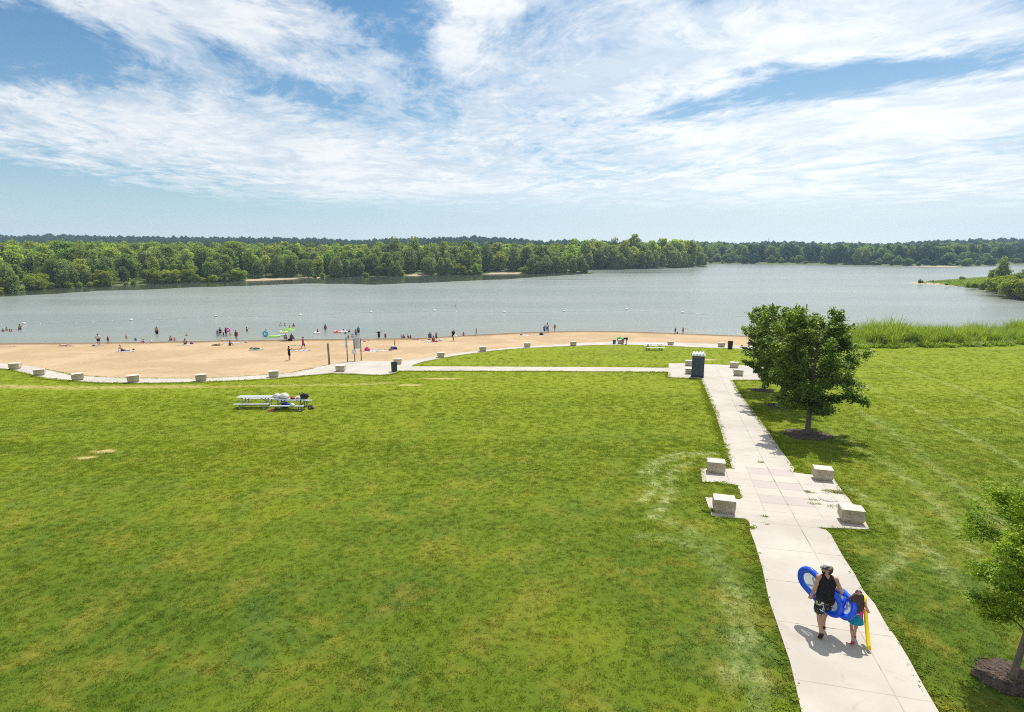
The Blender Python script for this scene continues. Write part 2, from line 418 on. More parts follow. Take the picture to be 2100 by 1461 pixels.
def make_ground():
    ys = [-70.0]
    while ys[-1] < 130: ys.append(ys[-1] + (.35 if 5 < ys[-1] < 30 else .5 if ys[-1] < 95 and ys[-1] > 0 else 2.0))
    xs = np.concatenate([np.arange(-160, -60, 2.0), np.arange(-60, 60, .5), np.arange(60, 165, 2.0)])
    ys = np.array(ys); gx, gy = np.meshgrid(xs, ys); nx, ny = len(xs), len(ys)
    z = terr(gx, gy)
    V = np.stack([gx.ravel(), gy.ravel(), z.ravel()], 1)
    i = (np.arange(ny-1)[:, None]*nx + np.arange(nx-1)[None, :]).ravel()
    m, nt, b = newmat('turf')
    dry, clip = X(nt, attr(nt, 'dry').outputs['Fac']), X(nt, attr(nt, 'clip').outputs['Fac'])
    c, n3, n4 = lawn_colour(nt, dry, clip)
    setin(nt, b, 'Base Color', c); b.inputs['Roughness'].default_value = .9; b.inputs['Specular IOR Level'].default_value = .15
    g = nt.nodes.new('ShaderNodeNewGeometry')
    h = noise(nt, g.outputs['Position'], 9., 4, .75) + noise(nt, g.outputs['Position'], 2.6, 3, .6)*.5
    setin(nt, b, 'Normal', bump(nt, h, .6, .08))
    o = np_mesh('lawn', V, np.stack([i, i+1, i+nx+1, i+nx], 1), m, smooth=True)
    d, c2 = lawn_attrs(gx.ravel(), gy.ravel())
    for nm, val in (('dry', d), ('clip', c2)):
        a = o.data.attributes.new(nm, 'FLOAT', 'POINT'); a.data.foreach_set('value', val.astype(np.float32))
    tag(o, 'mown green lawn sloping down from the camera to the beach walk', 'lawn', kind='structure')
make_ground()

def make_beach():
    m, nt, b = newmat('sand')
    g = nt.nodes.new('ShaderNodeNewGeometry'); P = g.outputs['Position']; x, y, z = sep(nt, P)
    n1 = noise(nt, P, .12, 4, .6); n2 = noise(nt, P, 1.4, 6, .7); n3 = noise(nt, P, 6., 4, .7)
    c = mixc(nt, n1.ss(.42, .60), (.395, .285, .168), (.465, .342, .212))
    c = mixc(nt, n2.ss(.45, .75)*.55, c, (.33, .215, .105))
    c = mixc(nt, voro(nt, P, 2.4).ss(.0, .22, 1.0, 0.0)*n2.ss(.40, .6)*.5, c, (.26, .17, .08))
    c = mixc(nt, noise(nt, P, 2.2, 6, .8).ss(.60, .70)*.55, c, (.24, .155, .075))
    c = mixc(nt, n3.ss(.56, .70)*.6, c, (.22, .14, .065))
    # a raked look along the shore
    rk = noise(nt, xyz(nt, x*.25, y*3.0, 0.0), 1.0, 3, .6)
    c = mixc(nt, rk.ss(.5, .75)*.3, c, (.36, .235, .115))
    wet = (z - .02 + (n1 - .5)*.10).ss(.03, .22, 1.0, 0.0)
    c = mixc(nt, wet*.9, c, (.15, .10, .055))
    setin(nt, b, 'Base Color', c); b.inputs['Roughness'].default_value = .92; b.inputs['Specular IOR Level'].default_value = .1
    setin(nt, b, 'Normal', bump(nt, n2*1.6 + n3*.7, .8, .12))
    o = drape('beach', BEACH, 1.1, .022, m, skirt=.1)
    tag(o, 'tan sand beach curving along the lake edge', 'beach', kind='structure')
make_beach()

def make_path():
    m, nt, b = newmat('concrete')
    g = nt.nodes.new('ShaderNodeNewGeometry'); P = g.outputs['Position']; x, y, z = sep(nt, P)
    ca, sa = cos(PANG), sin(PANG)
    s = (x - PO.x)*ca - (y - PO.y)*sa; t = (x - PO.x)*sa + (y - PO.y)*ca
    n1 = noise(nt, P, .35, 5, .6); n2 = noise(nt, P, 3.2, 5, .65); n3 = noise(nt, P, 24., 3, .7)
    c = mixc(nt, n1.ss(.35, .65), (.375, .342, .298), (.445, .410, .362))
    c = mixc(nt, n2.ss(.55, .8)*.4, c, (.335, .295, .245)); c = mixc(nt, noise(nt, P, .8, 6, .7, 1.0).ss(.58, .70)*.35, c, (.27, .235, .19))
    c = mixc(nt, n3.ss(.55, .8)*.35, c, (.28, .255, .215))
    slab = t.gt(-6.4)*t.lt(.45)                                     # the paved square
    walk = s.abs().lt(1.9)
    near = t.lt(38.)                                                # joints of the straight walk
    def line(q, w): return q.abs().lt(w)
    def rep(q, per, w): return ((q/per).frac() - .5).abs().gt(.5 - w/per)
    jl = (line(s + .02, .014)*near)
    jt = rep(t + .25, 2.35, .014)*near*(1.0 - slab)
    js = (rep(s, 1.02, .012) + rep(t + .1, .98, .012)).clamp()*slab
    tt = (t*-1.0)/2.0
    pink = slab*s.abs().lt(1.02)*((tt.frac()).lt(.56))*t.lt(.1)*t.gt(-5.7)
    pale = slab*(1.0 - pink)
    c = mixc(nt, pale*.45, c, (.465, .42, .365)); c = mixc(nt, pink*.75, c, (.385, .335, .315))
    far = rep(x*.94 + y*.25, 3.1, .03)*(1.0 - near)*(noise(nt, P, .2, 1, .5).gt(.42))
    joint = ((jl + jt + js + far).clamp())*(noise(nt, P, 1.3, 2, .5).lin(.3, .6, .45, 1.))
    c = mixc(nt, joint*.55, c, (.21, .16, .10))
    c = mixc(nt, joint*(noise(nt, P, .9, 2, .6).gt(.56))*.8, c, (.10, .13, .03))     # weeds in the cracks
    setin(nt, b, 'Base Color', c); b.inputs['Roughness'].default_value = .85; b.inputs['Specular IOR Level'].default_value = .25
    setin(nt, b, 'Normal', bump(nt, n3*.4 + n2*.4 - joint*1.5, .35, .02))
    o = drape('path', PATH, .6, .045, m, skirt=.14)
    tag(o, 'pale concrete walk running down the lawn and round the beach', 'path', kind='structure')
make_path()

# ------------------------------------------------------------------ lake
S1 = [(-420, 655), (-150, 620), (-60, 611), (0, 604), (60, 597), (110, 592), (210, 588), (310, 583), (400, 580), (500, 577), (580, 574), (650, 571), (750, 568), (850, 566), (950, 564), (1050, 562), (1130, 561), (1213, 559.5)]
S2 = [(1200, 554.5), (1215, 554), (1270, 553), (1330, 552), (1400, 549.5), (1450, 546.5)]
S3 = [(1440, 541.2), (1455, 541), (1600, 542.5), (1740, 544), (1850, 546.5), (1960, 548), (2030, 546), (2060, 543.5), (2140, 543), (2500, 545), (3200, 552)]
SPIT = [(1858, 580.5), (1880, 582.5), (1925, 585), (1975, 589), (2020, 594), (2060, 600), (2100, 605), (2200, 620), (2400, 640), (2400, 575), (2200, 572), (2100, 573), (2030, 574.5), (1950, 576.5), (1900, 578)]
def W0(pts): return [(lambda q: (q.x, q.y))(gpz(*p)) for p in pts]
L1, L2, L3, LS = W0(S1), W0(S2), W0(S3), W0(SPIT)

def make_water():
    xs = np.concatenate([np.arange(-900, -200, 20.), np.arange(-200, 260, 3.), np.arange(260, 960, 20.)]); ys = np.concatenate([np.arange(55, 140, 6.), np.arange(140, 420, 2.5), np.arange(420, 760, 12.)])
    gx, gy = np.meshgrid(xs, ys); nx, ny = len(xs), len(ys)
    V = np.stack([gx.ravel(), gy.ravel(), np.zeros(gx.size)], 1)
    i = (np.arange(ny-1)[:, None]*nx + np.arange(nx-1)[None, :]).ravel()
    m, nt, b = newmat('lake_water')
    g = nt.nodes.new('ShaderNodeNewGeometry'); P = g.outputs['Position']; x, y, z = sep(nt, P)
    calm = X(nt, attr(nt, 'calm').outputs['Fac']); shal = X(nt, attr(nt, 'shallow').outputs['Fac'])
    h = noise(nt, xyz(nt, x*1.0, y*1.7, 0.0), .9, 5, .65) + noise(nt, xyz(nt, x*.5, y*1.1, 3.0), .16, 4, .6)*2.2
    patch = noise(nt, xyz(nt, x*.25, y, 1.0), .03, 4, .6)
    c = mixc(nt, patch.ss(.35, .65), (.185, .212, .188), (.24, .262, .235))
    c = mixc(nt, calm*.85, c, (.035, .045, .028))  # dark reflection of the far trees painted into the calm band's colour
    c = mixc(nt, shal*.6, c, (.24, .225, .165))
    setin(nt, b, 'Base Color', c); b.inputs['IOR'].default_value = 1.33; b.inputs['Specular IOR Level'].default_value = .5
    setin(nt, b, 'Roughness', calm.lin(0., 1., .22, .07))
    bn = nt.nodes.new('ShaderNodeBump'); bn.inputs['Distance'].default_value = .30
    setin(nt, bn, 'Height', h); setin(nt, bn, 'Strength', (1.0 - calm*.93)*patch.lin(.35, .65, .34, .74) + .02)
    setin(nt, b, 'Normal', bn.outputs[0])
    o = np_mesh('lake_water', V, np.stack([i, i+1, i+nx+1, i+nx], 1), m, smooth=True)
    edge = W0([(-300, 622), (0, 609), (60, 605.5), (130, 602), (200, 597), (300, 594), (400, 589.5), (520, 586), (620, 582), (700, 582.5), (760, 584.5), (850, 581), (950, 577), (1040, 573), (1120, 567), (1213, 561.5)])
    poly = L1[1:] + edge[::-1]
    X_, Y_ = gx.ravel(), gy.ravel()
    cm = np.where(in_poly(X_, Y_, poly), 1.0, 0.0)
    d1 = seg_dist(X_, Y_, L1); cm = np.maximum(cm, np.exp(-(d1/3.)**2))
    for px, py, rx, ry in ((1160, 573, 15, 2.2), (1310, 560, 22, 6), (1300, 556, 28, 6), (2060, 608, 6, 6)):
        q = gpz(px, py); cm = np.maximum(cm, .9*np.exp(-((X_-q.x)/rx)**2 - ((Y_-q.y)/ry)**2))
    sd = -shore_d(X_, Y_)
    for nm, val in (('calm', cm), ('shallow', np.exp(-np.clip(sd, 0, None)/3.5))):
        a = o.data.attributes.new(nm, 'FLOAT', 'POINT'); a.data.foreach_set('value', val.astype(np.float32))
    tag(o, 'wide grey green lake with fine ripples and calm far edge', 'lake', kind='structure')
make_water()

# ------------------------------------------------------------------ far land
def hash_noise(x, y, s, seed=0):
    x = np.asarray(x)/s; y = np.asarray(y)/s
    xi, yi = np.floor(x).astype(int), np.floor(y).astype(int); fx, fy = x - xi, y - yi
    def h(a, b): return np.modf(np.abs(np.sin(a*127.1 + b*311.7 + seed*17.3)*43758.5453))[0]
    ux, uy = fx*fx*(3-2*fx), fy*fy*(3-2*fy)
    return (h(xi, yi)*(1-ux) + h(xi+1, yi)*ux)*(1-uy) + (h(xi, yi+1)*(1-ux) + h(xi+1, yi+1)*ux)*uy
RIDGE_PX = [(-400, 480), (0, 486), (100, 484), (250, 485), (400, 488), (500, 486.5), (560, 489), (660, 491), (720, 494), (800, 491.5), (930, 489), (980, 487.5), (1060, 490), (1110, 497), (1155, 493), (1250, 497), (1350, 499.5),
            (1450, 498), (1485, 497), (1497, 502), (1580, 498), (1640, 497), (1700, 500), (1730, 497), (1780, 500.5), (1850, 499), (1900, 496), (1960, 494), (2030, 491), (2100, 490), (2500, 486)]
_ra = np.array([angles(*p)[0] for p in RIDGE_PX]); _re = np.array([angles(*p)[1] for p in RIDGE_PX])
RR = 1050.0
FAR_POLY = L1 + L2 + L3 + [(2600, 700), (2600, 1500), (-2600, 1500), (-2600, 300), (-700, 160)]
_fedge = L1 + L2 + L3
def far_z(x, y):
    x = np.asarray(x, float); y = np.asarray(y, float)
    d = seg_dist(x, y, _fedge); a = x/np.maximum(y, 1)
    top = CZ + np.interp(a, _ra, _re)*RR - 11.5
    t = np.clip((y - 480)/(RR - 480), 0, 1); t = t*t*(3-2*t)
    right = np.clip((a - .33)/.1, 0, 1)
    lowl = 1.3*(1 - np.exp(-d/7)) + .002*d*(1-right)
    back = np.clip((y - RR)/300, 0, 1)
    return lowl*(1-t) + t*top*(1 - .4*back) + (hash_noise(x, y, 140, 3) - .5)*4*t*(1-back*.5)
def spit_z(x, y):
    d = seg_dist(np.asarray(x, float), np.asarray(y, float), LS + [LS[0]])
    return 1.5*(1 - np.exp(-d/9.0))
def make_far_land():
    m, nt, b = newmat('far_bank')
    g = nt.nodes.new('ShaderNodeNewGeometry'); P = g.outputs['Position']; x, y, z = sep(nt, P)
    n1 = noise(nt, P, .05, 4, .6); n2 = noise(nt, P, .5, 4, .6)
    grass = mixc(nt, n2.ss(.35, .65), (.05, .085, .012), (.11, .14, .025))
    a = x/y
    spans = [(angles(p0, 560)[0], angles(p1, 560)[0]) for p0, p1 in ((502, 660), (838, 886), (1000, 1078), (1868, 1960))]
    mask = None
    for a0, a1 in spans:
        q = a.ss(a0 - .012, a0 + .012)*a.ss(a1 - .012, a1 + .012, 1.0, 0.0); mask = q if mask is None else mask.max(q)
    s = (z + (n2 - .5)*.25 - mask*.55).ss(-.14, .0, 1.0, 0.0)
    setin(nt, b, 'Base Color', mixc(nt, s, grass, (.38, .29, .19))); b.inputs['Roughness'].default_value = .95
    bm_poly = FAR_POLY
    o = drape('far_shore', bm_poly, 24.0, .0, m, zf=lambda a, b2: far_z(a, b2), skirt=.4)
    # a finer strip along the water's edge
    tag(o, 'wooded land and low hills beyond the lake', 'land', kind='structure')
    o2 = drape('spit', LS, 4.0, .0, m, zf=spit_z, skirt=.3)
    tag(o2, 'low grassy spit with sandy tip on the right of the lake', 'land', kind='structure')
make_far_land()

# ------------------------------------------------------------------ foliage
def leaf_mat(name, c1, c2, trans=.35, rough=.5, spec=.35, rnd=.25):
    m, nt, b = newmat(name)
    oi = nt.nodes.new('ShaderNodeObjectInfo'); g = nt.nodes.new('ShaderNodeNewGeometry')
    tc = nt.nodes.new('ShaderNodeTexCoord')
    at = X(nt, attr(nt, 'tone').outputs['Fac'])
    col = mixc(nt, at, c1, c2)
    v = (X(nt, oi.outputs['Random'])*2*rnd + (1 - rnd)); hv = (X(nt, oi.outputs['Random'])*7.31).frac()
    col = mixc(nt, 1.0, col, xyz(nt, v*(hv*rnd*.8 + (.98 - rnd*.6)), v, v*.9), 'MULTIPLY')
    setin(nt, b, 'Base Color', col); b.inputs['Roughness'].default_value = rough; b.inputs['Specular IOR Level'].default_value = spec
    tr = nt.nodes.new('ShaderNodeBsdfTranslucent'); mx = nt.nodes.new('ShaderNodeMixShader')
    tcol = mixc(nt, 1.0, col, (1.5, 1.6, .6), 'MULTIPLY')
    nt.links.new(tcol, tr.inputs['Color']); mx.inputs[0].default_value = trans
    nt.links.new(b.outputs[0], mx.inputs[1]); nt.links.new(tr.outputs[0], mx.inputs[2])
    nt.links.new(mx.outputs[0], nt.nodes['Material Output'].inputs[0])
    return m
def leaves(name, C, size, mat, parent=None, droop=.25, aspect=.55, tone=None, outward=None, flat=.5):
    """many small folded leaves, one mesh"""
    C = np.asarray(C); n = len(C)
    d = rng.normal(size=(n, 3)); d[:, 2] = d[:, 2]*.5 - droop
    if outward is not None: d += outward*.9
    d /= np.linalg.norm(d, axis=1, keepdims=True)
    up = rng.normal(size=(n, 3))*flat + np.array([0, 0, 1.0])
    s = np.cross(d, up); s /= np.linalg.norm(s, axis=1, keepdims=True) + 1e-9
    nn = np.cross(s, d)
    L = (size*rng.uniform(.7, 1.3, n))[:, None]; Wd = L*aspect
    a = C - d*L*.5; t = C + d*L*.5; l = C - d*L*.05 + s*Wd*.5 + nn*L*.1; r = C - d*L*.05 - s*Wd*.5 + nn*L*.1
    V = np.stack([a, l, t, r], 1).reshape(-1, 3)
    k = np.arange(n)*4
    Fc = np.concatenate([np.stack([k, k+2, k+1], 1), np.stack([k, k+3, k+2], 1)])
    o = np_mesh(name, V, Fc, mat, parent)
    tn = rng.uniform(0, 1, n) if tone is None else tone
    at = o.data.attributes.new('tone', 'FLOAT', 'POINT'); at.data.foreach_set('value', np.repeat(tn, 4).astype(np.float32))
    return o
def bark(name, rgb):
    m, nt, b = newmat(name); tc = nt.nodes.new('ShaderNodeTexCoord'); x, y, z = sep(nt, tc.outputs['Object'])
    n = noise(nt, xyz(nt, x*30, y*30, z*5), 1.0, 5, .65)
    setin(nt, b, 'Base Color', mixc(nt, n.ss(.35, .65), tuple(c*.55 for c in rgb), rgb)); b.inputs['Roughness'].default_value = .9
    setin(nt, b, 'Normal', bump(nt, n, .8, .02)); return m
M_BARK = bark('bark', (.16, .125, .095)); M_BARK2 = bark('bark_pale', (.22, .18, .14))

def limb_pts(a, b, sag=.0, n=5, wob=.12):
    a, b = Vector(a), Vector(b); out = []
    for i in range(n+1):
        t = i/n; p = a.lerp(b, t); p.z += sag*sin(pi*t)
        if 0 < i < n: p += Vector((random.uniform(-1, 1), random.uniform(-1, 1), random.uniform(-.6, .6)))*wob
        out.append(p)
    return out
def park_tree(name, loc, H, clear, rad, leaf, nleaf, mat, bmat, seed, label, lean=(0, 0), twigs=230, spike=1.0, group=None, trunk_r=.13, low=.0, aspect=.6, scale_z=1.0):
    random.seed(seed); root = empty(name, loc)
    tag(root, label, 'tree', group)
    top = Vector((lean[0], lean[1], H*.80)); bm = bmesh.new()
    base = Vector((0, 0, -.05))
    tp = [base, Vector((lean[0]*.1, lean[1]*.1, .25)), Vector((lean[0]*.45, lean[1]*.45, clear)), Vector((lean[0]*.8, lean[1]*.8, H*.55)), top]
    tube(bm, tp, [trunk_r*1.45, trunk_r, trunk_r*.82, trunk_r*.5, trunk_r*.12], 10)
    cz = (clear + H)/2 - low; ch = (H - clear)/2*1.02
    ctr = []; axis = []
    # limbs, then twigs along each limb
    nl = 26
    for i in range(nl):
        az = i*2.399 + random.uniform(-.3, .3); f = (i + .5)/nl
        zt = -1.0 + 1.88*f
        rr = sqrt(max(0.05, 1 - abs(zt)**(2.3 if zt > 0 else 4.5)))*random.uniform(.72, 1.0)
        end = Vector((lean[0] + cos(az)*rr*rad, lean[1] + sin(az)*rr*rad, cz + zt*ch*random.uniform(.9, 1.05)))
        hz = max(clear*.92, min(H*.72, end.z - .30*(Vector((end.x, end.y)).length) - .2))
        t = (hz - clear)/(H*.8 - clear)
        st = Vector((lean[0]*(.45 + .55*max(0, t)), lean[1]*(.45 + .55*max(0, t)), hz))
        pts = limb_pts(st, end, .12, 5, .07*rad/3)
        tube(bm, pts, [trunk_r*.36, trunk_r*.28, trunk_r*.2, trunk_r*.14, trunk_r*.09, trunk_r*.04], 5)
        for k in range(max(2, twigs//nl)):
            q = random.uniform(.22, 1.0); j = min(4, int(q*5)); p = pts[j].lerp(pts[j+1], q*5 - j)
            out = (end - st).normalized()
            d = Vector((random.gauss(0, .8), random.gauss(0, .8), random.gauss(.22, .55))) + out*1.0
            d.normalize(); ln = rad*random.uniform(.16, .36)
            tw = p + d*ln; tube(bm, [p, p.lerp(tw, .5) + Vector((0, 0, .03)), tw], [trunk_r*.07, trunk_r*.05, trunk_r*.02], 4)
            ctr.append((p, tw)); axis.append(d)
    # a few leaders that stick out of the outline
    for i in range(int(14*spike)):
        az = random.uniform(0, 2*pi); el = random.uniform(.15, 1.35)
        d = Vector((cos(az)*cos(el), sin(az)*cos(el), sin(el)))
        p = Vector((lean[0], lean[1], cz)) + Vector((d.x*rad, d.y*rad, d.z*ch))*.84
        tw = p + (d + Vector((0, 0, .45))).normalized()*rad*random.uniform(.14, .27)
        tube(bm, [p - d*rad*.25, p, tw], [trunk_r*.1, trunk_r*.07, trunk_r*.02], 4); ctr.append((p, tw)); axis.append(d)
    trunk = bm_obj('trunk', bm, bmat, root, smooth=True)
    per = max(4, nleaf//len(ctr)); Cs, Os, Ts = [], [], []
    for (p, tw), d in zip(ctr, axis):
        n = int(per*random.uniform(.7, 1.3)); t = rng.uniform(.0, 1.08, n)[:, None]
        c = np.array(p)*(1-t) + np.array(tw)*t + rng.normal(size=(n, 3))*np.array([1, 1, .75])*rad*.055*(1.25 - .5*t)
        Cs.append(c); Os.append(np.repeat(np.array(d)[None, :], n, 0))
        Ts.append(np.clip(random.uniform(.0, .8) + rng.normal(size=n)*.2, 0, 1))
    leaves('crown', np.concatenate(Cs), leaf, mat, root, tone=np.concatenate(Ts), outward=np.concatenate(Os), aspect=aspect, droop=.4, flat=.6)
    return root
M_LEAF1 = leaf_mat('leaf_dark', (.070, .125, .012), (.215, .275, .028), .48, .42, .36, .1)
M_LEAF2 = leaf_mat('leaf_lime', (.15, .245, .012), (.36, .46, .024), .42, .5, .3, .1)

def make_mulch(px, py, r, label):
    c = gp(px, py); bm = bmesh.new(); rg = []
    m = _mats.get('mulch')
    if not m:
        m, nt, b = newmat('mulch'); tc = nt.nodes.new('ShaderNodeTexCoord')
        n = noise(nt, tc.outputs['Object'], 9., 5, .75); v = voro(nt, tc.outputs['Object'], 22.)
        cc = mixc(nt, n.ss(.35, .68), (.030, .019, .013), (.13, .085, .060))
        setin(nt, b, 'Base Color', cc); b.inputs['Roughness'].default_value = .95; setin(nt, b, 'Normal', bump(nt, n + v*.6, 1.0, .06)); _mats['mulch'] = m
    ctr = bm.verts.new((0, 0, .05))
    prev = None; N = 40
    for q in (.25, .5, .75, .92, 1.0):
        ring = []
        for k in range(N):
            a = 2*pi*k/N; rr = r*q*(1 + .09*sin(3*a + px) + .05*sin(7*a) + random.uniform(-.03, .03)*(q > .8))
            X_, Y_ = cos(a)*rr, sin(a)*rr
            ring.append(bm.verts.new((X_, Y_, tz(c.x + X_, c.y + Y_) - c.z + .045*(1 - q**3) + random.uniform(0, .02) + .008)))
        if prev is None:
            for k in range(N): bm.faces.new((ctr, ring[k], ring[(k+1) % N]))
        else:
            for k in range(N): bm.faces.new((prev[k], ring[k], ring[(k+1) % N], prev[(k+1) % N]))
        prev = ring
    for k in range(int(160*r*r)):                                   # loose chips
        a, q = random.uniform(0, 2*pi), sqrt(random.random())*1.08*r
        X_, Y_ = cos(a)*q, sin(a)*q
        box(bm, (X_, Y_, tz(c.x+X_, c.y+Y_) - c.z + .045*(1 - min(1, q/r)**3) + .018), (random.uniform(.03, .09), .025, .015), Matrix.Rotation(random.uniform(0, pi), 3, 'Z') @ Matrix.Rotation(random.uniform(-.5, .5), 3, 'X'))
    o = bm_obj('mulch_bed', bm, m, loc=c); tag(o, label, 'mulch', 'mulch rings under the park trees')

def make_park_trees():
    for (px, py), lb, mr in zip(BIG_TREES, ('ring of dark mulch under the nearest large tree beside the walk', 'mulch ring half hidden behind the nearest large tree', 'small mulch ring at the tree by the paved square'), (1.35, 1.0, .9)):
        make_mulch(px, py + 2, mr, lb)
    make_mulch(2078, 1395, .72, 'ring of brown wood mulch round the slim young tree')
    a = gp(1655, 892)
    park_tree('shade_tree', a, 7.75, 1.55, 2.9, .18, 34000, M_LEAF1, M_BARK, 11, 'broad dark green shade tree nearest the camera beside the walk', lean=(.15, .2), group='shade trees along the walk', low=.05, trunk_r=.16)
    a = gp(1600, 832)
    park_tree('shade_tree', a, 7.6, 1.5, 2.85, .19, 22000, M_LEAF1, M_BARK, 23, 'dark green shade tree second along the walk, mostly behind the first', lean=(.2, .1), group='shade trees along the walk', trunk_r=.15)
    a = gp(1565, 800)
    park_tree('shade_tree', a, 7.3, 1.4, 2.25, .19, 18000, M_LEAF1, M_BARK, 31, 'dark green shade tree nearest the paved square by the toilet', lean=(.1, 0), group='shade trees along the walk', trunk_r=.13)
    a = gp(2074, 1396)
    park_tree('young_tree', a, 4.6, 1.3, 1.5, .075, 44000, M_LEAF2, M_BARK2, 41, 'slim young tree with lime green leaves at the right edge', lean=(.22, -.1), twigs=280, trunk_r=.07, aspect=.5, spike=1.6)
make_park_trees()

# ------------------------------------------------------------------ far trees
M_FAR = {'pale': leaf_mat('leaf_cottonwood', (.22, .265, .045), (.36, .39, .07), .5, .6, .2, .28),
'dark': leaf_mat('leaf_maple', (.12, .175, .034), (.22, .27, .05), .5, .6, .2, .28),
         'grey': leaf_mat('leaf_willow', (.17, .21, .07), (.27, .305, .10), .42, .6, .2, .18),
         'oak': leaf_mat('leaf_hill_darkened', (.026, .062, .034), (.056, .105, .052), .3, .7, .15, .2),  # dark blue tone of the distant ridge put into the leaf colour
         'lime': leaf_mat('leaf_scrub', (.185, .23, .016), (.33, .36, .028), .5, .6, .2, .28)}
def far_tree(kind, seed, label, name, shape):
    """unit tree, one metre high: trunk and a lumpy crown of leaf clumps"""
    rs = np.random.default_rng(seed); random.seed(seed)
    root = empty(name); tag(root, label, 'tree' if name != 'shore_bush' else 'bush')
    wid, lowf, lobes = shape
    bm = bmesh.new()
    tube(bm, [(0, 0, -.06), (rs.normal()*.01, 0, .25), (rs.normal()*.02, rs.normal()*.02, .75)], [.022, .017, .006], 6)
    C, O = [], []
    LD = [(rs.uniform(0, 2*pi), wid*rs.uniform(.12, .62), rs.uniform(.66, .98)) for _ in range(6)]
    LD[0] = (0., .02, .98)
    for k in range(int(lobes*2.2)):
        la, lr, lt = LD[k % 6]; az = rs.uniform(0, 2*pi); hz = rs.uniform(lowf + .05, 1)*lt*.93; prof = sin(pi*min(1, max(0.08, (hz - lowf*.6)/(1.08 - lowf*.6)))**.75)
        rr = wid*.70*prof*sqrt(rs.uniform(.05, 1))*rs.uniform(.8, 1.12); c = np.array([cos(la)*lr*.75 + cos(az)*rr*.55, sin(la)*lr*.75 + sin(az)*rr*.55, hz])
        r = rs.uniform(.055, .125)*(wid/.34)**.5
        tube(bm, [(0, 0, max(.12, hz - .25)), tuple(c)], [.010, .003], 4)
        n = int(110*(r/.13)**2) + 10
        u = rs.normal(size=(n, 3)); u /= np.linalg.norm(u, axis=1, keepdims=True)
        u[:, 2] = np.where(u[:, 2] < -.55, -u[:, 2], u[:, 2])
        q = rs.uniform(.72, 1.08, n)[:, None]
        C.append(c + u*r*q*np.array([1, 1, 1.25]) + rs.normal(size=(n, 3))*.016); O.append(u)
    bm_obj('trunk', bm, M_BARK2, root)
    C = np.concatenate(C); O = np.concatenate(O); n = len(C)
    d = rs.normal(size=(n, 3))*.8; s = np.cross(d, O*.55 + np.array([0, 0, .25]) + rs.normal(size=(n, 3))*.7); s /= np.linalg.norm(s, axis=1, keepdims=True)
    d = np.cross(O + rs.normal(size=(n, 3))*.4, s); d /= np.linalg.norm(d, axis=1, keepdims=True)
    L = rs.uniform(.014, .034, n)[:, None]
    V = np.stack([C - d*L - s*L*.3, C + s*L*.85, C + d*L + s*L*.2, C - s*L*.8], 1).reshape(-1, 3)
    k = np.arange(n)*4
    o = np_mesh('crown', V, np.stack([k, k+1, k+2, k+3], 1), M_FAR[kind], root)
    tn = np.repeat(np.clip(rs.uniform(0, 1, n)*.6 + .4*(hash_noise(C[:, 0]*9 + 30, C[:, 2]*9 + 30, 1.0)), 0, 1), 4)
    at = o.data.attributes.new('tone', 'FLOAT', 'POINT'); at.data.foreach_set('value', tn.astype(np.float32))
    return root
KINDS = [('pale', 'cottonwood_tree', (.30, .14, 34)), ('pale', 'cottonwood_tree', (.36, .16, 40)), ('dark', 'maple_tree', (.42, .10, 42)), ('dark', 'maple_tree', (.36, .08, 38)),
         ('grey', 'willow_tree', (.38, .05, 42)), ('grey', 'willow_tree', (.32, .06, 36)), ('lime', 'shore_bush', (.62, .0, 38)), ('lime', 'shore_bush', (.50, .0, 34)), ('oak', 'hill_tree', (.46, .12, 40))]
WORD = {'pale': 'tall pale green tree', 'dark': 'round dark green tree', 'grey': 'grey green willow', 'lime': 'low yellow green bush', 'oak': 'dark oak'}
PROTO = []
CROWNS = []
def copy_thing(src, loc, rz, sc, label, group):
    r = src.copy(); COL.objects.link(r); r.location = loc; r.rotation_euler = (0, 0, rz); r.scale = sc
    r['label'] = label; r['group'] = group
    for ch in list(src.children):
        c = ch.copy(); COL.objects.link(c); c.parent = r
        for g in list(ch.children):
            d = g.copy(); COL.objects.link(d); d.parent = c
    return r
def walk_line(pts, step):
    out = []; acc = 0.0
    for p, q in zip(pts[:-1], pts[1:]):
        L = math.hypot(q[0]-p[0], q[1]-p[1])
        while acc < L:
            t = acc/L; out.append((p[0]+(q[0]-p[0])*t, p[1]+(q[1]-p[1])*t, (q[0]-p[0])/L, (q[1]-p[1])/L)); acc += step
        acc -= L
    return out
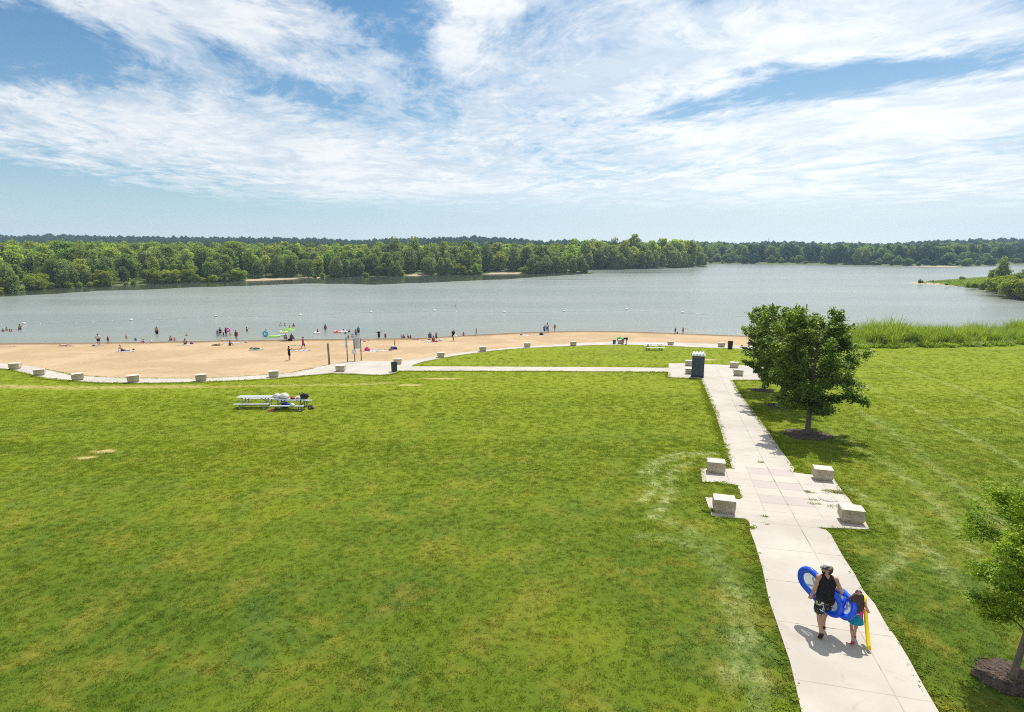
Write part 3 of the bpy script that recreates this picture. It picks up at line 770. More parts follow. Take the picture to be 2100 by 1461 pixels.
def make_far_trees():
    used = set(); random.seed(5)
    protos = [far_tree(k, 100 + i, 'x', nm, sh) for i, (k, nm, sh) in enumerate(KINDS)]
    PROTO.extend(protos)
    CROWNS.extend([[c for c in p.children if c.name.startswith('crown')][0] for p in protos])
    ab = lambda p: angles(p, 500)[0]
    def plant(i, x, y, h, where, zf, wide=1.0):
        a = x/y
        sc = (h*wide*random.uniform(.95, 1.4), h*wide*random.uniform(.95, 1.4), h)
        k = KINDS[i][0]; lb = '%s %s' % (WORD[k], where); gr = '%ss %s' % (WORD[k], where)
        loc = (x, y, float(zf(x, y)) - .05)
        if i not in used:
            used.add(i); r = protos[i]; r.location = loc; r.rotation_euler = (0, 0, random.uniform(0, 6.28)); r.scale = sc; r['label'] = lb; r['group'] = gr
        else: copy_thing(protos[i], loc, random.uniform(0, 6.28), sc, lb, gr)
    def pick(opts):
        r = random.random()
        for i, p in opts:
            r -= p
            if r < 0: return i
        return opts[0][0]
    def pxh(hpx, y): return hpx*y/F
    for row, off in enumerate((2.2, 8., 15., 24.)):
        for x, y, tx, ty in walk_line(L1, (3.6, 5.6, 7.0, 8.0)[row]):
            nx_, ny_ = -ty, tx
            x2, y2 = x + nx_*(off + random.uniform(-1.4, 2.2)) + random.uniform(-2, 2), y + ny_*(off + random.uniform(-1.5, 1.5))
            a = x2/y2
            if a < -1.0 or y2 < 120: continue
            px = 1050 + F*a*.98
            sand = any(p0 < px < p1 for p0, p1 in ((505, 640), (840, 880), (1000, 1075), (262, 330)))
            if row == 0:
                if sand or random.random() < (.08 if px < 560 else .3): continue
                i = pick([(6, .35), (7, .3), (4, .2), (5, .15)]) if px < 560 else pick([(4, .5), (5, .35), (7, .15)])
                h = random.uniform(3.2, 6.0) if i > 5 else random.uniform(6., 9.5)
                if px > 1120: h *= 1.35
            else:
                if row == 1 and sand and random.random() < .6: continue
                left = px < 500
                i = pick([(2, .3), (3, .2), (0, .2), (1, .15), (4, .1), (5, .05)]) if left else pick([(4, .32), (5, .28), (0, .12), (1, .13), (3, .15)])
                h = (random.uniform(7.0, 11.), random.uniform(9., 13.5), random.uniform(10.5, 15))[row - 1]
                if px > 780: h *= 1.16
                if px < 300: h *= .9
            zone = 'at the left end of the far wood' if px < 400 else 'in the middle of the far wood' if px < 820 else 'at the right end of the long far wood'
            plant(i, x2, y2, h, zone, far_z, 1.0 if i < 6 else 1.25)
    for x, y, tx, ty in walk_line(L1, 3.0):                          # low scrub right at the water's edge
        a = x/y; px = 1050 + F*a*.98
        if a < -1.0 or y < 120 or any(p0 < px < p1 for p0, p1 in ((500, 650), (836, 888), (1000, 1078))) or random.random() < (.12 if px < 500 else .5): continue
        plant(random.choice((6, 7, 7)), x - ty*.9, y + tx*.9, random.uniform(1.1, 2.8), 'at the water line of the far wood', far_z, 1.5)
    for row, off in enumerate((2.5, 9., 17.)):
        for x, y, tx, ty in walk_line(L2, (7.5, 7.0, 8.5)[row]):
            x2, y2 = x - ty*off + random.uniform(-2, 2), y + tx*off + random.uniform(-2, 2)
            px = 1050 + F*x2/y2*.98
            i = pick([(4, .4), (5, .3), (3, .3)]) if row == 0 else pick([(0, .4), (1, .3), (4, .2), (3, .1)])
            h = (random.uniform(9, 13), random.uniform(13, 18), random.uniform(14, 19))[row]*(1.0 if px < 1400 else .85)
            plant(i, x2, y2, h, 'on the second wooded point', far_z)
    plant(8, -60., 480., 12., 'on the slope behind the wood', far_z)
    for x, y, h in ((float(gpz(1425, 549).x), gpz(1425, 549).y + 12, 18.), (gpz(1310, 552).x, gpz(1310, 552).y + 15, 21.)):
        plant(0, x, y, h, 'on the second wooded point', far_z)
    # the spit on the right
    for px, py, i, hpx, wd in ((2052, 592, 4, 62, .8), (2034, 590, 5, 42, .9), (2060, 597, 7, 34, 1.2), (2085, 601, 3, 40, 1.3), (2100, 604, 7, 34, 1.4), (2076, 600, 6, 26, 1.3), (2110, 598, 2, 44, 1.2), (2125, 604, 3, 44, 1.3), (2145, 608, 6, 40, 1.3),
                               (2045, 596, 7, 30, 1.5), (2070, 603, 7, 34, 1.5), (2030, 593, 7, 22, 1.6), (2095, 608, 6, 36, 1.5), (2110, 610, 7, 40, 1.5), (2085, 596, 7, 38, 1.5), (2058, 590, 6, 30, 1.6), (2016, 592, 6, 18, 1.3), (2000, 589, 7, 14, 1.5), (1985, 588, 6, 11, 1.5), (1972, 578, 6, 9, 1.0), (1887, 580, 7, 8, 1.3), (1940, 585, 6, 5, 1.6), (2090, 606, 6, 22, 1.4), (2120, 611, 7, 26, 1.4)):
        q = gpz(px, py, .8); lb = {62: 'airy tall tree standing above the bushes of the spit', 9: 'single small round bush on the spit', 8: 'low tuft of bush at the tip of the spit'}.get(hpx)
        plant(i, q.x, q.y, hpx*q.y/F*1.03, 'on the spit at the right', spit_z, wd)
        if lb:
            o = [r for r in COL.objects if r.get('category') and (Vector((r.location.x, r.location.y)) - Vector((q.x, q.y))).length < .01][0]
            o['label'] = lb
make_far_trees()

def instance_group(name, pts, rot, scl, protos, label, cat, idx=None):
    """one object that stands for what nobody could count: copies of small prototypes on a cloud of points"""
    me = bpy.data.meshes.new(name); n = len(pts)
    me.vertices.add(n); me.vertices.foreach_set('co', np.asarray(pts, np.float32).ravel()); me.update()
    for nm, tp, val in (('rot', 'FLOAT_VECTOR', rot), ('scl', 'FLOAT_VECTOR', scl)):
        a = me.attributes.new(nm, tp, 'POINT'); a.data.foreach_set('vector', np.asarray(val, np.float32).ravel())
    if idx is None: idx = rng.integers(0, len(protos), n)
    a = me.attributes.new('idx', 'INT', 'POINT'); a.data.foreach_set('value', np.asarray(idx, np.int32))
    o = link(bpy.data.objects.new(name, me))
    ng = bpy.data.node_groups.new(name + '_nodes', 'GeometryNodeTree')
    ng.interface.new_socket('Geometry', in_out='INPUT', socket_type='NodeSocketGeometry')
    ng.interface.new_socket('Geometry', in_out='OUTPUT', socket_type='NodeSocketGeometry')
    N, L = ng.nodes, ng.links
    gi, go = N.new('NodeGroupInput'), N.new('NodeGroupOutput')
    jn = N.new('GeometryNodeGeometryToInstance')
    for p in reversed(protos):
        oi = N.new('GeometryNodeObjectInfo'); oi.inputs['Object'].default_value = p; oi.transform_space = 'ORIGINAL'
        oi.inputs['As Instance'].default_value = False
        L.new(oi.outputs['Geometry'], jn.inputs[0])
    def named(nm, tp):
        q = N.new('GeometryNodeInputNamedAttribute'); q.data_type = tp; q.inputs['Name'].default_value = nm; return q.outputs['Attribute']
    ip = N.new('GeometryNodeInstanceOnPoints'); mp = N.new('GeometryNodeMeshToPoints')
    L.new(gi.outputs[0], mp.inputs['Mesh']); L.new(mp.outputs[0], ip.inputs['Points'])
    L.new(jn.outputs[0], ip.inputs['Instance']); ip.inputs['Pick Instance'].default_value = True
    L.new(named('idx', 'INT'), ip.inputs['Instance Index'])
    e2r = N.new('FunctionNodeEulerToRotation'); L.new(named('rot', 'FLOAT_VECTOR'), e2r.inputs[0]); L.new(e2r.outputs[0], ip.inputs['Rotation'])
    L.new(named('scl', 'FLOAT_VECTOR'), ip.inputs['Scale']); L.new(ip.outputs[0], go.inputs[0])
    md = o.modifiers.new('scatter', 'NODES'); md.node_group = ng
    tag(o, label, cat, kind='stuff'); return o

def make_woods():
    P = []
    gx, gy = np.meshgrid(np.arange(-1300, 1300, 9.0), np.arange(170, 1120, 9.0)); gx, gy = gx.ravel(), gy.ravel()
    gx = gx + rng.uniform(-4, 4, gx.size); gy = gy + rng.uniform(-4, 4, gy.size)
    a = gx/gy
    d1, d2, d3 = seg_dist(gx, gy, L1), seg_dist(gx, gy, L2), seg_dist(gx, gy, L3)
    keep = (np.abs(a) < 1.08) & in_poly(gx, gy, FAR_POLY) & (d1 > 27) & (d2 > 21) & (d3 > 3)
    # far from the eye the crowns may stand wider apart
    keep &= rng.uniform(0, 1, gx.size) < np.clip(430/gy, .45, 1)
    gx, gy, d1, d3 = gx[keep], gy[keep], d1[keep], d3[keep]; a = gx/gy; n = gx.size
    z = far_z(gx, gy)
    h = rng.uniform(10, 15, n)*np.where(gy < 420, 1.05, 1.0)
    h = np.where((gy > 700), rng.uniform(7, 13, n)*(.86 + .32*hash_noise(gx, gy, 34., 12)), h)
    shore = (d3 < 22) & (a > .33)
    h = np.where(shore, rng.uniform(2.5, 5.5, n)*np.where(d3 > 12, 1.6, 1), h)
    clump = shore & (a > .52 + .0) & (a < .62); h = np.where(clump & (a > .545), rng.uniform(9, 13, n), h)
    w = h*rng.uniform(.95, 1.35, n); w = np.where(shore & ~clump, w*1.7, w)
    idx = np.where(gy < 400, rng.choice([0, 1, 1, 0, 2, 4, 5, 3], n), np.where((a > .3) & (gy < 760), rng.choice([8, 8, 8, 2, 4], n), 8))
    idx = np.where(shore & ~clump, rng.choice([8, 2, 4, 8], n), idx)
    ev = hash_noise(gx, gy, 60., 9); idx = np.where((ev > .80) & (gy > 450) & (gy < 760) & (a > .3) & ~shore, rng.choice([4, 5, 1], n), idx)
    rot = np.stack([np.zeros(n), np.zeros(n), rng.uniform(0, 6.28, n)], 1)
    instance_group('woods', np.stack([gx, gy, z - .3], 1), rot, np.stack([w, w, h], 1), CROWNS, 'dense wood covering the land and low hills beyond the lake', 'woods', idx)
make_woods()

# ------------------------------------------------------------------ reeds and turf blades
def blade_clump(name, n, h, w, spread, mat, lean=.35, rs=None, plume=0):
    rs = rs or np.random.default_rng(3); V, Fc, T = [], [], []
    for k in range(n):
        az, r = rs.uniform(0, 2*pi), spread*sqrt(rs.uniform(0, 1)); b = np.array([cos(az)*r, sin(az)*r, 0])
        az2 = rs.uniform(0, 2*pi); ln = rs.uniform(.2, 1)*lean; hh = h*rs.uniform(.55, 1.1)
        d = np.array([cos(az2)*ln, sin(az2)*ln, 1.0]); d /= np.linalg.norm(d); s = np.array([-sin(az2), cos(az2), 0])*w*.5
        mid = b + d*hh*.55; tip = b + d*hh + np.array([cos(az2), sin(az2), -.35])*hh*ln*.45
        i = len(V); V += [b - s, b + s, mid + s*.8, mid - s*.8, tip]; Fc += [(i, i+1, i+2), (i, i+2, i+3), (i+3, i+2, i+4)]; T += [rs.uniform(0, 1)]*5
    me = bpy.data.meshes.new(name); me.from_pydata([tuple(v) for v in V], [], Fc); me.update(); me.materials.append(mat)
    at = me.attributes.new('tone', 'FLOAT', 'POINT'); at.data.foreach_set('value', np.array(T, np.float32))
    return bpy.data.objects.new(name, me)
def leaf_clump(name, n, h, size, spread, mat, rs):
    V, Fc, T = [], [], []
    for k in range(n):
        az, r = rs.uniform(0, 2*pi), spread*sqrt(rs.uniform(0, 1)); c = np.array([cos(az)*r, sin(az)*r, h*rs.uniform(.4, 1.0)])
        q = rs.normal(size=3); q[2] *= .35; q /= np.linalg.norm(q); s = np.cross(q, [0, 0, 1]); s /= np.linalg.norm(s); L = size*rs.uniform(.7, 1.3)
        i = len(V); V += [c - q*L*.5, c + s*L*.38, c + q*L*.5, c - s*L*.38]; Fc += [(i, i+1, i+2), (i, i+2, i+3)]; T += [rs.uniform(.75, 1.25)]*4
    me = bpy.data.meshes.new(name); me.from_pydata([tuple(v) for v in V], [], Fc); me.update(); me.materials.append(mat)
    at = me.attributes.new('tone', 'FLOAT', 'POINT'); at.data.foreach_set('value', np.array(T, np.float32))
    return bpy.data.objects.new(name, me)

def make_turf():
    m, nt, b = newmat('grass_blades')
    pos = nt.nodes.new('ShaderNodeNewGeometry')
    dry = X(nt, attr(nt, 'idry').outputs['Fac']); clip = X(nt, attr(nt, 'iclip').outputs['Fac'])
    a1 = attr(nt, 'idry'); a1.attribute_type = 'INSTANCER'; a2 = attr(nt, 'iclip'); a2.attribute_type = 'INSTANCER'
    c, n3, n4 = lawn_colour(nt, X(nt, a1.outputs['Fac']), X(nt, a2.outputs['Fac']))
    tone = X(nt, attr(nt, 'tone').outputs['Fac']).lin(0, 1, .95, 1.6)
    c = mixc(nt, 1.0, c, xyz(nt, tone, tone, tone), 'MULTIPLY')
    setin(nt, b, 'Base Color', c); b.inputs['Roughness'].default_value = .7; b.inputs['Specular IOR Level'].default_value = .08
    tr = nt.nodes.new('ShaderNodeBsdfTranslucent'); mx = nt.nodes.new('ShaderNodeMixShader'); mx.inputs[0].default_value = .35
    nt.links.new(mixc(nt, 1.0, c, (1.4, 1.45, .8), 'MULTIPLY'), tr.inputs['Color'])
    nt.links.new(b.outputs[0], mx.inputs[1]); nt.links.new(tr.outputs[0], mx.inputs[2]); nt.links.new(mx.outputs[0], nt.nodes['Material Output'].inputs[0])
    rs = np.random.default_rng(5)
    pr = [blade_clump('grass_tuft', 26, .075, .011, .13, m, .8, rs) for _ in range(3)] + [leaf_clump('clover_tuft', 22, .055, .045, .11, m, rs)]
    pts = []
    for y0, y1, dn in ((8.5, 20, 60), (20, 32, 36), (32, 46, 15), (46, 62, 8), (62, 74, 5), (74, 82, 2.5)):
        w = y1*.98 + 9; n = int(dn*(y1-y0)*2*w)
        x = rng.uniform(-w, w, n); y = rng.uniform(y0, y1, n)
        pts.append(np.stack([x, y], 1)[np.abs(x) < y*.98 + 9])
    # thicker fringe along the edge of the concrete
    ed = np.array([(p[0] + rng.normal()*.10, p[1] + rng.normal()*.10) for p in walk_line(PATH + [PATH[0]], .035) if 8 < p[1] < 60 and abs(p[0]) < p[1]*1.0 + 2])
    wd = [(lambda q: (q.x + rng.normal()*r_, q.y + rng.normal()*r_*.6))(gp(px, py)) for px, py, k, r_ in ((1662, 1012, 12, .10), (1668, 1028, 6, .08), (1672, 1036, 8, .10), (1697, 1010, 9, .10), (1722, 1012, 22, .20), (1736, 1015, 16, .2), (1560, 950, 5, .06), (1712, 1040, 8, .2), (1569, 1062, 6, .06), (1571, 1078, 5, .05), (1458, 1050, 14, .12), (1544, 1086, 8, .08)) for _ in range(k)]
    ed = np.concatenate([ed, np.array(wd)])
    pts = np.concatenate(pts + [ed]); x, y = pts[:, 0], pts[:, 1]
    ok = ~in_poly(x, y, PATH) & ~in_poly(x, y, BEACH)
    edge = np.zeros(len(x), bool); edge[-len(ed):] = True
    dpath = seg_dist(x, y, PATH + [PATH[0]])
    ok |= edge & (dpath < .05); ok[-len(wd):] = True; isw = np.zeros(len(x)); isw[-len(wd):] = 1
    dry, clip = lawn_attrs(x, y)
    ok &= (rng.uniform(0, 1, len(x)) > np.clip(dry*1.3 - .15, 0, .96))
    for px, py, r in [(p[0], p[1]+2, q) for p, q in zip(BIG_TREES, (1.3, .95, .85))] + [(2078, 1395, .70)]:
        q = gp(px, py); ok &= np.hypot(x - q.x, y - q.y) > r
    x, y, dry, clip, dpath, edge, isw = x[ok], y[ok], dry[ok], clip[ok], dpath[ok], edge[ok], isw[ok]; n = len(x)
    s = rng.uniform(.6, 1.15, n)*np.clip(y/22, .85, 1.6)*np.where(dpath < .5, 1.35, 1.0)
    lush = hash_noise(x, y, 2.3, 1)*.6 + hash_noise(x, y, .7, 2)*.4
    s *= .78 + .42*lush
    cl = ((dpath < .45) & (rng.uniform(0, 1, n) < .45) & (y < 32))
    for px, py, r in ((640, 1000, 2.2), (760, 1045, 1.6), (1120, 960, 2.6), (1185, 1060, 1.6), (900, 1120, 1.5), (430, 1015, 1.8), (1000, 1000, 1.4), (560, 1290, 1.0), (1050, 1200, 1.0), (200, 1240, 1.2), (1300, 1240, .8)):
        q = gp(px, py); cl |= (np.exp(-(((x - q.x)/r)**2 + ((y - q.y)/r/.7)**2)*1.5) > rng.uniform(.25, 1.6, n))
    cl &= (rng.uniform(0, 1, n) < .6)
    idx = np.where(cl, 3, rng.integers(0, 3, n))
    rot = np.stack([rng.normal(size=n)*.1, rng.normal(size=n)*.1, rng.uniform(0, 6.28, n)], 1)
    o = instance_group('grass', np.stack([x, y, terr(x, y) - .005 + .047*isw], 1), rot, np.stack([s, s, s*rng.uniform(.55, .85, n)], 1), pr, 'short mown grass blades covering the lawn nearest the camera', 'grass', idx)
    for nm, val in (('idry', dry), ('iclip', clip)):
        a = o.data.attributes.new(nm, 'FLOAT', 'POINT'); a.data.foreach_set('value', val.astype(np.float32))
make_turf()

def make_reeds():
    m1 = leaf_mat('reed_leaf', (.15, .22, .012), (.34, .39, .025), .4, .5, .3, .2)
    m2 = leaf_mat('bank_weed', (.15, .22, .012), (.28, .34, .022), .45, .5, .3, .2)
    rs = np.random.default_rng(8)
    tall = [blade_clump('reed_clump', 40, 2.3, .055, .38, m1, .5, rs) for _ in range(3)]
    low = [blade_clump('weed_clump', 70, .85, .09, .6, m2, .9, rs) for _ in range(2)]
    A = [gp(px, py) for px, py in ((1700, 718), (1760, 716.5), (1900, 714.5), (2000, 712.5), (2100, 708.5), (2250, 702))]
    ax = np.array([p.x for p in A]); ay = np.array([p.y for p in A])
    n = 1700; x = rng.uniform(ax[0], ax[-1], n); b = np.interp(x, ax, ay); sh = np.interp(x, _sx, _sy)
    q = rng.uniform(0, 1, n)**.9; y = b + .4 + q*(sh - b + .8)
    front = (y - b) < 2.6
    idx = np.where(front & (rng.uniform(0, 1, n) < .85), rng.integers(3, 5, n), rng.integers(0, 3, n))
    px = 1050 + F*x/y*.985
    hv = .36 + .45*hash_noise(x, y*.5, 4.5, 4) + .75*hash_noise(x, y*.5, 1.7, 8)**2 + .3*np.exp(-((px - 1835)/70)**2) + .12*np.exp(-((px - 2010)/50)**2)
    s = np.where(idx < 3, hv*rng.uniform(.65, 1.25, n), rng.uniform(.6, 1.15, n))
    rot = np.stack([rng.normal(size=n)*.06, rng.normal(size=n)*.06 + .06, rng.uniform(0, 6.28, n)], 1)
    instance_group('reeds', np.stack([x, y, terr(x, y) - .05], 1), rot, np.stack([s*1.1, s*1.1, s], 1), tall + low, 'tall yellow green reeds and weeds along the right lake bank', 'reeds', idx)
make_reeds()

# ------------------------------------------------------------------ stone blocks
def stone_mat():
    m, nt, b = newmat('limestone'); tc = nt.nodes.new('ShaderNodeTexCoord'); P = tc.outputs['Object']
    n1 = noise(nt, P, 2.2, 5, .65); n2 = noise(nt, P, 16., 5, .75); v = voro(nt, P, 34.); x, y, z = sep(nt, P)
    c = mixc(nt, n1.ss(.35, .65), (.47, .39, .26), (.64, .56, .41)); c = mixc(nt, n2.ss(.50, .68)*.75, c, (.20, .15, .08))
    seam = noise(nt, xyz(nt, x*.4, y*.4, z*6), 1.3, 3, .5).ss(.56, .66); c = mixc(nt, seam*.3, c, (.30, .23, .13))
    g = nt.nodes.new('ShaderNodeNewGeometry'); up = sep(nt, g.outputs['Normal'])[2].ss(.6, .9)
    c = mixc(nt, up*.8, c, (.64, .61, .56))                       # sawn top paler than the split sides, its sunlit brightness painted in
    setin(nt, b, 'Base Color', c); b.inputs['Roughness'].default_value = .9
    setin(nt, b, 'Normal', bump(nt, n2*1.2 + v*.5 + n1*.6, .9, .05)); return m
M_STONE = stone_mat()
def block_mesh(w, d, h, seed, bevel_low=.24):
    rs = np.random.default_rng(seed); bm = bmesh.new()
    bmesh.ops.create_grid(bm, x_segments=1, y_segments=1, size=.5); bm.clear()
    zs = [0, .12*h, .3*h, .5*h, .7*h, .9*h, h]; n = 7; rings = []
    for z in zs:
        t = z/h; k = 1 - bevel_low*max(0, 1 - t/.32)**1.2; kk = 1 - .02*(t > .95)
        pts = []
        for s in range(4):
            for i in range(n):
                q = -1 + 2*i/n
                px, py = ((q, -1), (1, q), (-q, 1), (-1, -q))[s]
                cr = .985 if i == 0 else 1
                j = rs.normal()*.012*(t < .95)
                pts.append(bm.verts.new((px*w/2*k*kk*cr*(1 + j), py*d/2*k*kk*cr*(1 + j), z + rs.normal()*.006*(0 < t < 1))))
        rings.append(pts)
    m = 4*n
    for A, B in zip(rings[:-1], rings[1:]):
        for i in range(m): bm.faces.new((A[i], A[(i+1) % m], B[(i+1) % m], B[i]))
    bm.faces.new(rings[-1]); bm.faces.new(rings[0][::-1])
    return bm
BLOCKS = [  # px of centre, py of base, size factor, how it turns, label
    (1467, 974, .95, -PANG, 'stone block on the left of the paved square, far corner'), (1483, 1057, .95, -PANG, 'stone block on the left of the paved square, near corner with weeds at its foot'),
    (1685, 989, .93, -PANG, 'stone block on the right of the paved square, far corner'), (1743, 1077, .91, -PANG, 'largest looking stone block, right near corner of the paved square'),
    (1413, 752, .95, -PANG, 'stone block behind the portable toilet, farther of two'), (1414, 769, .95, -PANG, 'stone block tucked behind the left side of the portable toilet, nearer of two'),
    (1505, 756, .98, -PANG, 'stone block right of the portable toilet, farther of two'), (1513.5, 772.5, 1.0, -PANG, 'stone block right of the portable toilet, nearer of two'),
    (1479, 713, .92, .0, 'stone block beside the black bin on the beach walk'), (1375, 709, .85, .0, 'stone block behind the right end of the single picnic table'), (1273, 706.5, .92, .02, 'stone block beside the bending woman with the bucket'), (1175.5, 710, .92, .05, 'stone block on the beach walk left of the teal bucket'),
    (1081, 713.5, .95, .1, 'stone block on the beach walk below the group by the water'), (990, 722, .97, .16, 'stone block on the beach walk below the sitting child in pink'), (904, 734.5, .97, .22, 'stone block at the grass point where the beach walk curves away'),
    (816, 748.5, 1.0, .05, 'stone block right behind the green trash can'), (699, 763.5, 1.05, .1, 'stone block on the paved landing near the timber post'), (562, 775.5, 1.02, .35, 'stone block on the walk below the person in black'),
    (413, 783.5, 1.05, .5, 'stone block on the walk left of the picnic tables, at the bend'), (274, 786, 1.08, .62, 'stone block at the lowest bend of the beach walk'), (160, 781.5, 1.05, .75, 'stone block between bend and left edge of the beach walk'),
    (82, 771.5, 1.0, .55, 'stone block second from the left edge of the photo'), (32, 758.5, 1.05, .35, 'stone block at the left edge with a weed tuft beside it')]
def make_blocks():
    base = [block_mesh(.88, .66, .62, 50 + k) for k in range(3)]
    mes = []
    for k, b in enumerate(base):
        me = bpy.data.meshes.new('stone_block'); b.to_mesh(me); b.free(); me.materials.append(M_STONE); mes.append(me)
    for i, (px, py, s, rz, lb) in enumerate(BLOCKS):
        q = gp(px, py); d = Vector((q.x, q.y)).normalized()*.33
        o = link(bpy.data.objects.new('stone_block', mes[i % 3])); o.location = (q.x + d.x, q.y + d.y, tz(q.x + d.x, q.y + d.y) + .035)
        o.rotation_euler = (0, 0, rz); o.scale = (s, s, s); tag(o, lb, 'stone block', 'stone blocks along the walks')
make_blocks()
def make_manhole():
    q = gp(1698, 1026); bm = bmesh.new()
    bmesh.ops.create_cone(bm, cap_ends=True, segments=40, radius1=.36, radius2=.36, depth=.03)
    bmesh.ops.create_cone(bm, cap_ends=True, segments=40, radius1=.30, radius2=.30, depth=.012, matrix=Matrix.Translation((0, 0, .02)))
    sl_ = (z0(q.y + .5) - z0(q.y - .5))
    o = bm_obj('manhole_cover', bm, cmat('pale_lid', (.40, .365, .32), .8), loc=(q.x, q.y, q.z + .05)); o.rotation_euler = (math.atan(sl_), 0, 0)
    tag(o, 'pale round manhole cover set in the paved square', 'manhole cover')
make_manhole()

# ------------------------------------------------------------------ street furniture
M_WHITE = cmat('white_paint', (.72, .73, .72), .45); M_GREYM = cmat('galvanised', (.36, .37, .37), .45); M_BLACK = cmat('black_plastic', (.018, .018, .02), .55)
M_WOOD = cmat('weathered_timber', (.23, .19, .145), .9, .2, .3, 6.)
def make_toilet():
    q = gp(1430, 775); d = Vector((q.x, q.y)).normalized()*.55; bx, by = q.x + d.x, q.y + d.y
    root = empty('portable_toilet', (bx, by, tz(bx, by) + .05), -PANG - .05)
    tag(root, 'dark grey blue portable toilet with white roof at the end of the walk', 'portable toilet')
    mw = cmat('toilet_grey', (.060, .085, .125), .5, .4, .12, 3.); md = cmat('toilet_base', (.03, .035, .045), .6); mr = cmat('toilet_roof', (.80, .82, .84), .4)
    w, dp, h = 1.12, 1.14, 1.98
    bm = bmesh.new(); box(bm, (0, 0, .07), (w + .08, dp + .08, .14), bev=.02)
    for sx in (-1, 1): box(bm, (sx*w*.38, -.1, .02), (.12, dp + .5, .08))
    bm_obj('skid', bm, md, root)
    bm = bmesh.new(); box(bm, (0, 0, .14 + h/2), (w, dp, h), bev=.05)
    for k in range(9):                                              # ribs on the back and sides
        z = .3 + k*.21
        box(bm, (0, -dp/2 - .008, z), (w*.80, .035, .05), bev=.008)
        for sx in (-1, 1): box(bm, (sx*(w/2 + .006), 0, z), (.03, dp*.8, .05), bev=.008)
    for sx in (-1, 1): box(bm, (sx*w*.455, -dp/2 - .012, .14 + h/2), (.06, .05, h*.96), bev=.012)
    bm_obj('cabin', bm, mw, root)
    bm = bmesh.new(); box(bm, (0, dp/2 + .015, 1.1), (w*.72, .04, 1.82), bev=.012); dr = bm_obj('door', bm, mw, root)
    bm = bmesh.new(); box(bm, (w*.27, dp/2 + .05, 1.05), (.05, .05, .16), bev=.01); bm_obj('handle', bm, M_BLACK, dr)
    # roof: a lipped tray under four rounded humps
    bm = bmesh.new(); box(bm, (0, 0, .14 + h + .03), (w + .1, dp + .1, .09), bev=.025)
    n = 4; N = 9; V = []
    for k in range(n):
        x0 = -w/2 - .02 + k*(w + .04)/n; x1 = x0 + (w + .04)/n
        pr = [(x0 + (x1 - x0)*i/N, .14 + h + .06 + .24*sin(pi*i/N)**.55) for i in range(N + 1)]
        fr = [bm.verts.new((a, -dp/2*.99, min(b, .14 + h + .06 + (b - .14 - h - .06)*.72))) for a, b in pr]; ba = [bm.verts.new((a, dp/2*.99, .14 + h + .06 + (b - .14 - h - .06)*.72)) for a, b in pr]
        f2 = [bm.verts.new((a, -dp/2*.72, b)) for a, b in pr]; b2 = [bm.verts.new((a, dp/2*.72, b)) for a, b in pr]
        for A, B in ((fr, f2), (f2, b2), (b2, ba)):
            for i in range(N): bm.faces.new((A[i], A[i+1], B[i+1], B[i]))
        bm.faces.new(fr[::-1]); bm.faces.new(ba)
    bmesh.ops.recalc_face_normals(bm, faces=bm.faces[:]); bm_obj('roof', bm, mr, root)
    bm = bmesh.new()
    for k in range(7): box(bm, (-.36 + k*.12, -dp/2 - .03, 2.0), (.07, .012, .06))
    bm_obj('red_marking', bm, cmat('red_print', (.42, .10, .05), .6), root)
    bm = bmesh.new(); tube(bm, [(w*.42, -dp*.36, .2), (w*.42, -dp*.36, 2.55)], .05, 10); bm_obj('vent_pipe', bm, mr, root)
make_toilet()
def make_bin(px, py, h, rgb, label, lidless=True):
    q = gp(px, py); r = h*.34; root = empty('trash_can', (q.x, q.y + r, tz(q.x, q.y + r) + .045)); tag(root, label, 'trash can')
    m = cmat('bin_' + label[:5], rgb, .5, .4); bm = bmesh.new()
    pts = [(r*.88, 0), (r*.90, .04), (r*.94, h*.33), (r*.97, h*.35), (r*.94, h*.37), (r*.96, h*.64), (r*.99, h*.66), (r*.96, h*.68), (r, h)]
    N = 24; rg = [[bm.verts.new((cos(2*pi*k/N)*a, sin(2*pi*k/N)*a, b)) for k in range(N)] for a, b in pts]
    for A, B in zip(rg[:-1], rg[1:]):
        for k in range(N): bm.faces.new((A[k], A[(k+1) % N], B[(k+1) % N], B[k]))
    bm.faces.new(rg[0][::-1]); inn = [bm.verts.new((cos(2*pi*k/N)*r*.93, sin(2*pi*k/N)*r*.93, h)) for k in range(N)]; bot = [bm.verts.new((cos(2*pi*k/N)*r*.85, sin(2*pi*k/N)*r*.85, h*.55)) for k in range(N)]
    for A, B in ((rg[-1], inn), (inn, bot)):
        for k in range(N): bm.faces.new((A[k], A[(k+1) % N], B[(k+1) % N], B[k]))
    bm.faces.new(bot); bm_obj('barrel', bm, m, root, smooth=False)
    bm = bmesh.new(); tube(bm, [(cos(2*pi*k/N)*r*1.0, sin(2*pi*k/N)*r*1.0, h) for k in range(N)], .02, 6, closed=True); bm_obj('rim', bm, m, root, smooth=True)
    bm = bmesh.new(); tube(bm, [(cos(2*pi*k/N)*r*.9, sin(2*pi*k/N)*r*.9, h*.93 + .02*sin(5*k)) for k in range(N)], .03, 5, closed=True); bm_obj('bin_liner', bm, M_BLACK, root)
make_bin(807.5, 764, .95, (.015, .045, .030), 'dark green trash can on the paved landing by the stone block')
make_bin(1499, 716.5, .98, (.012, .016, .015), 'black trash can on the beach walk beside a stone block')

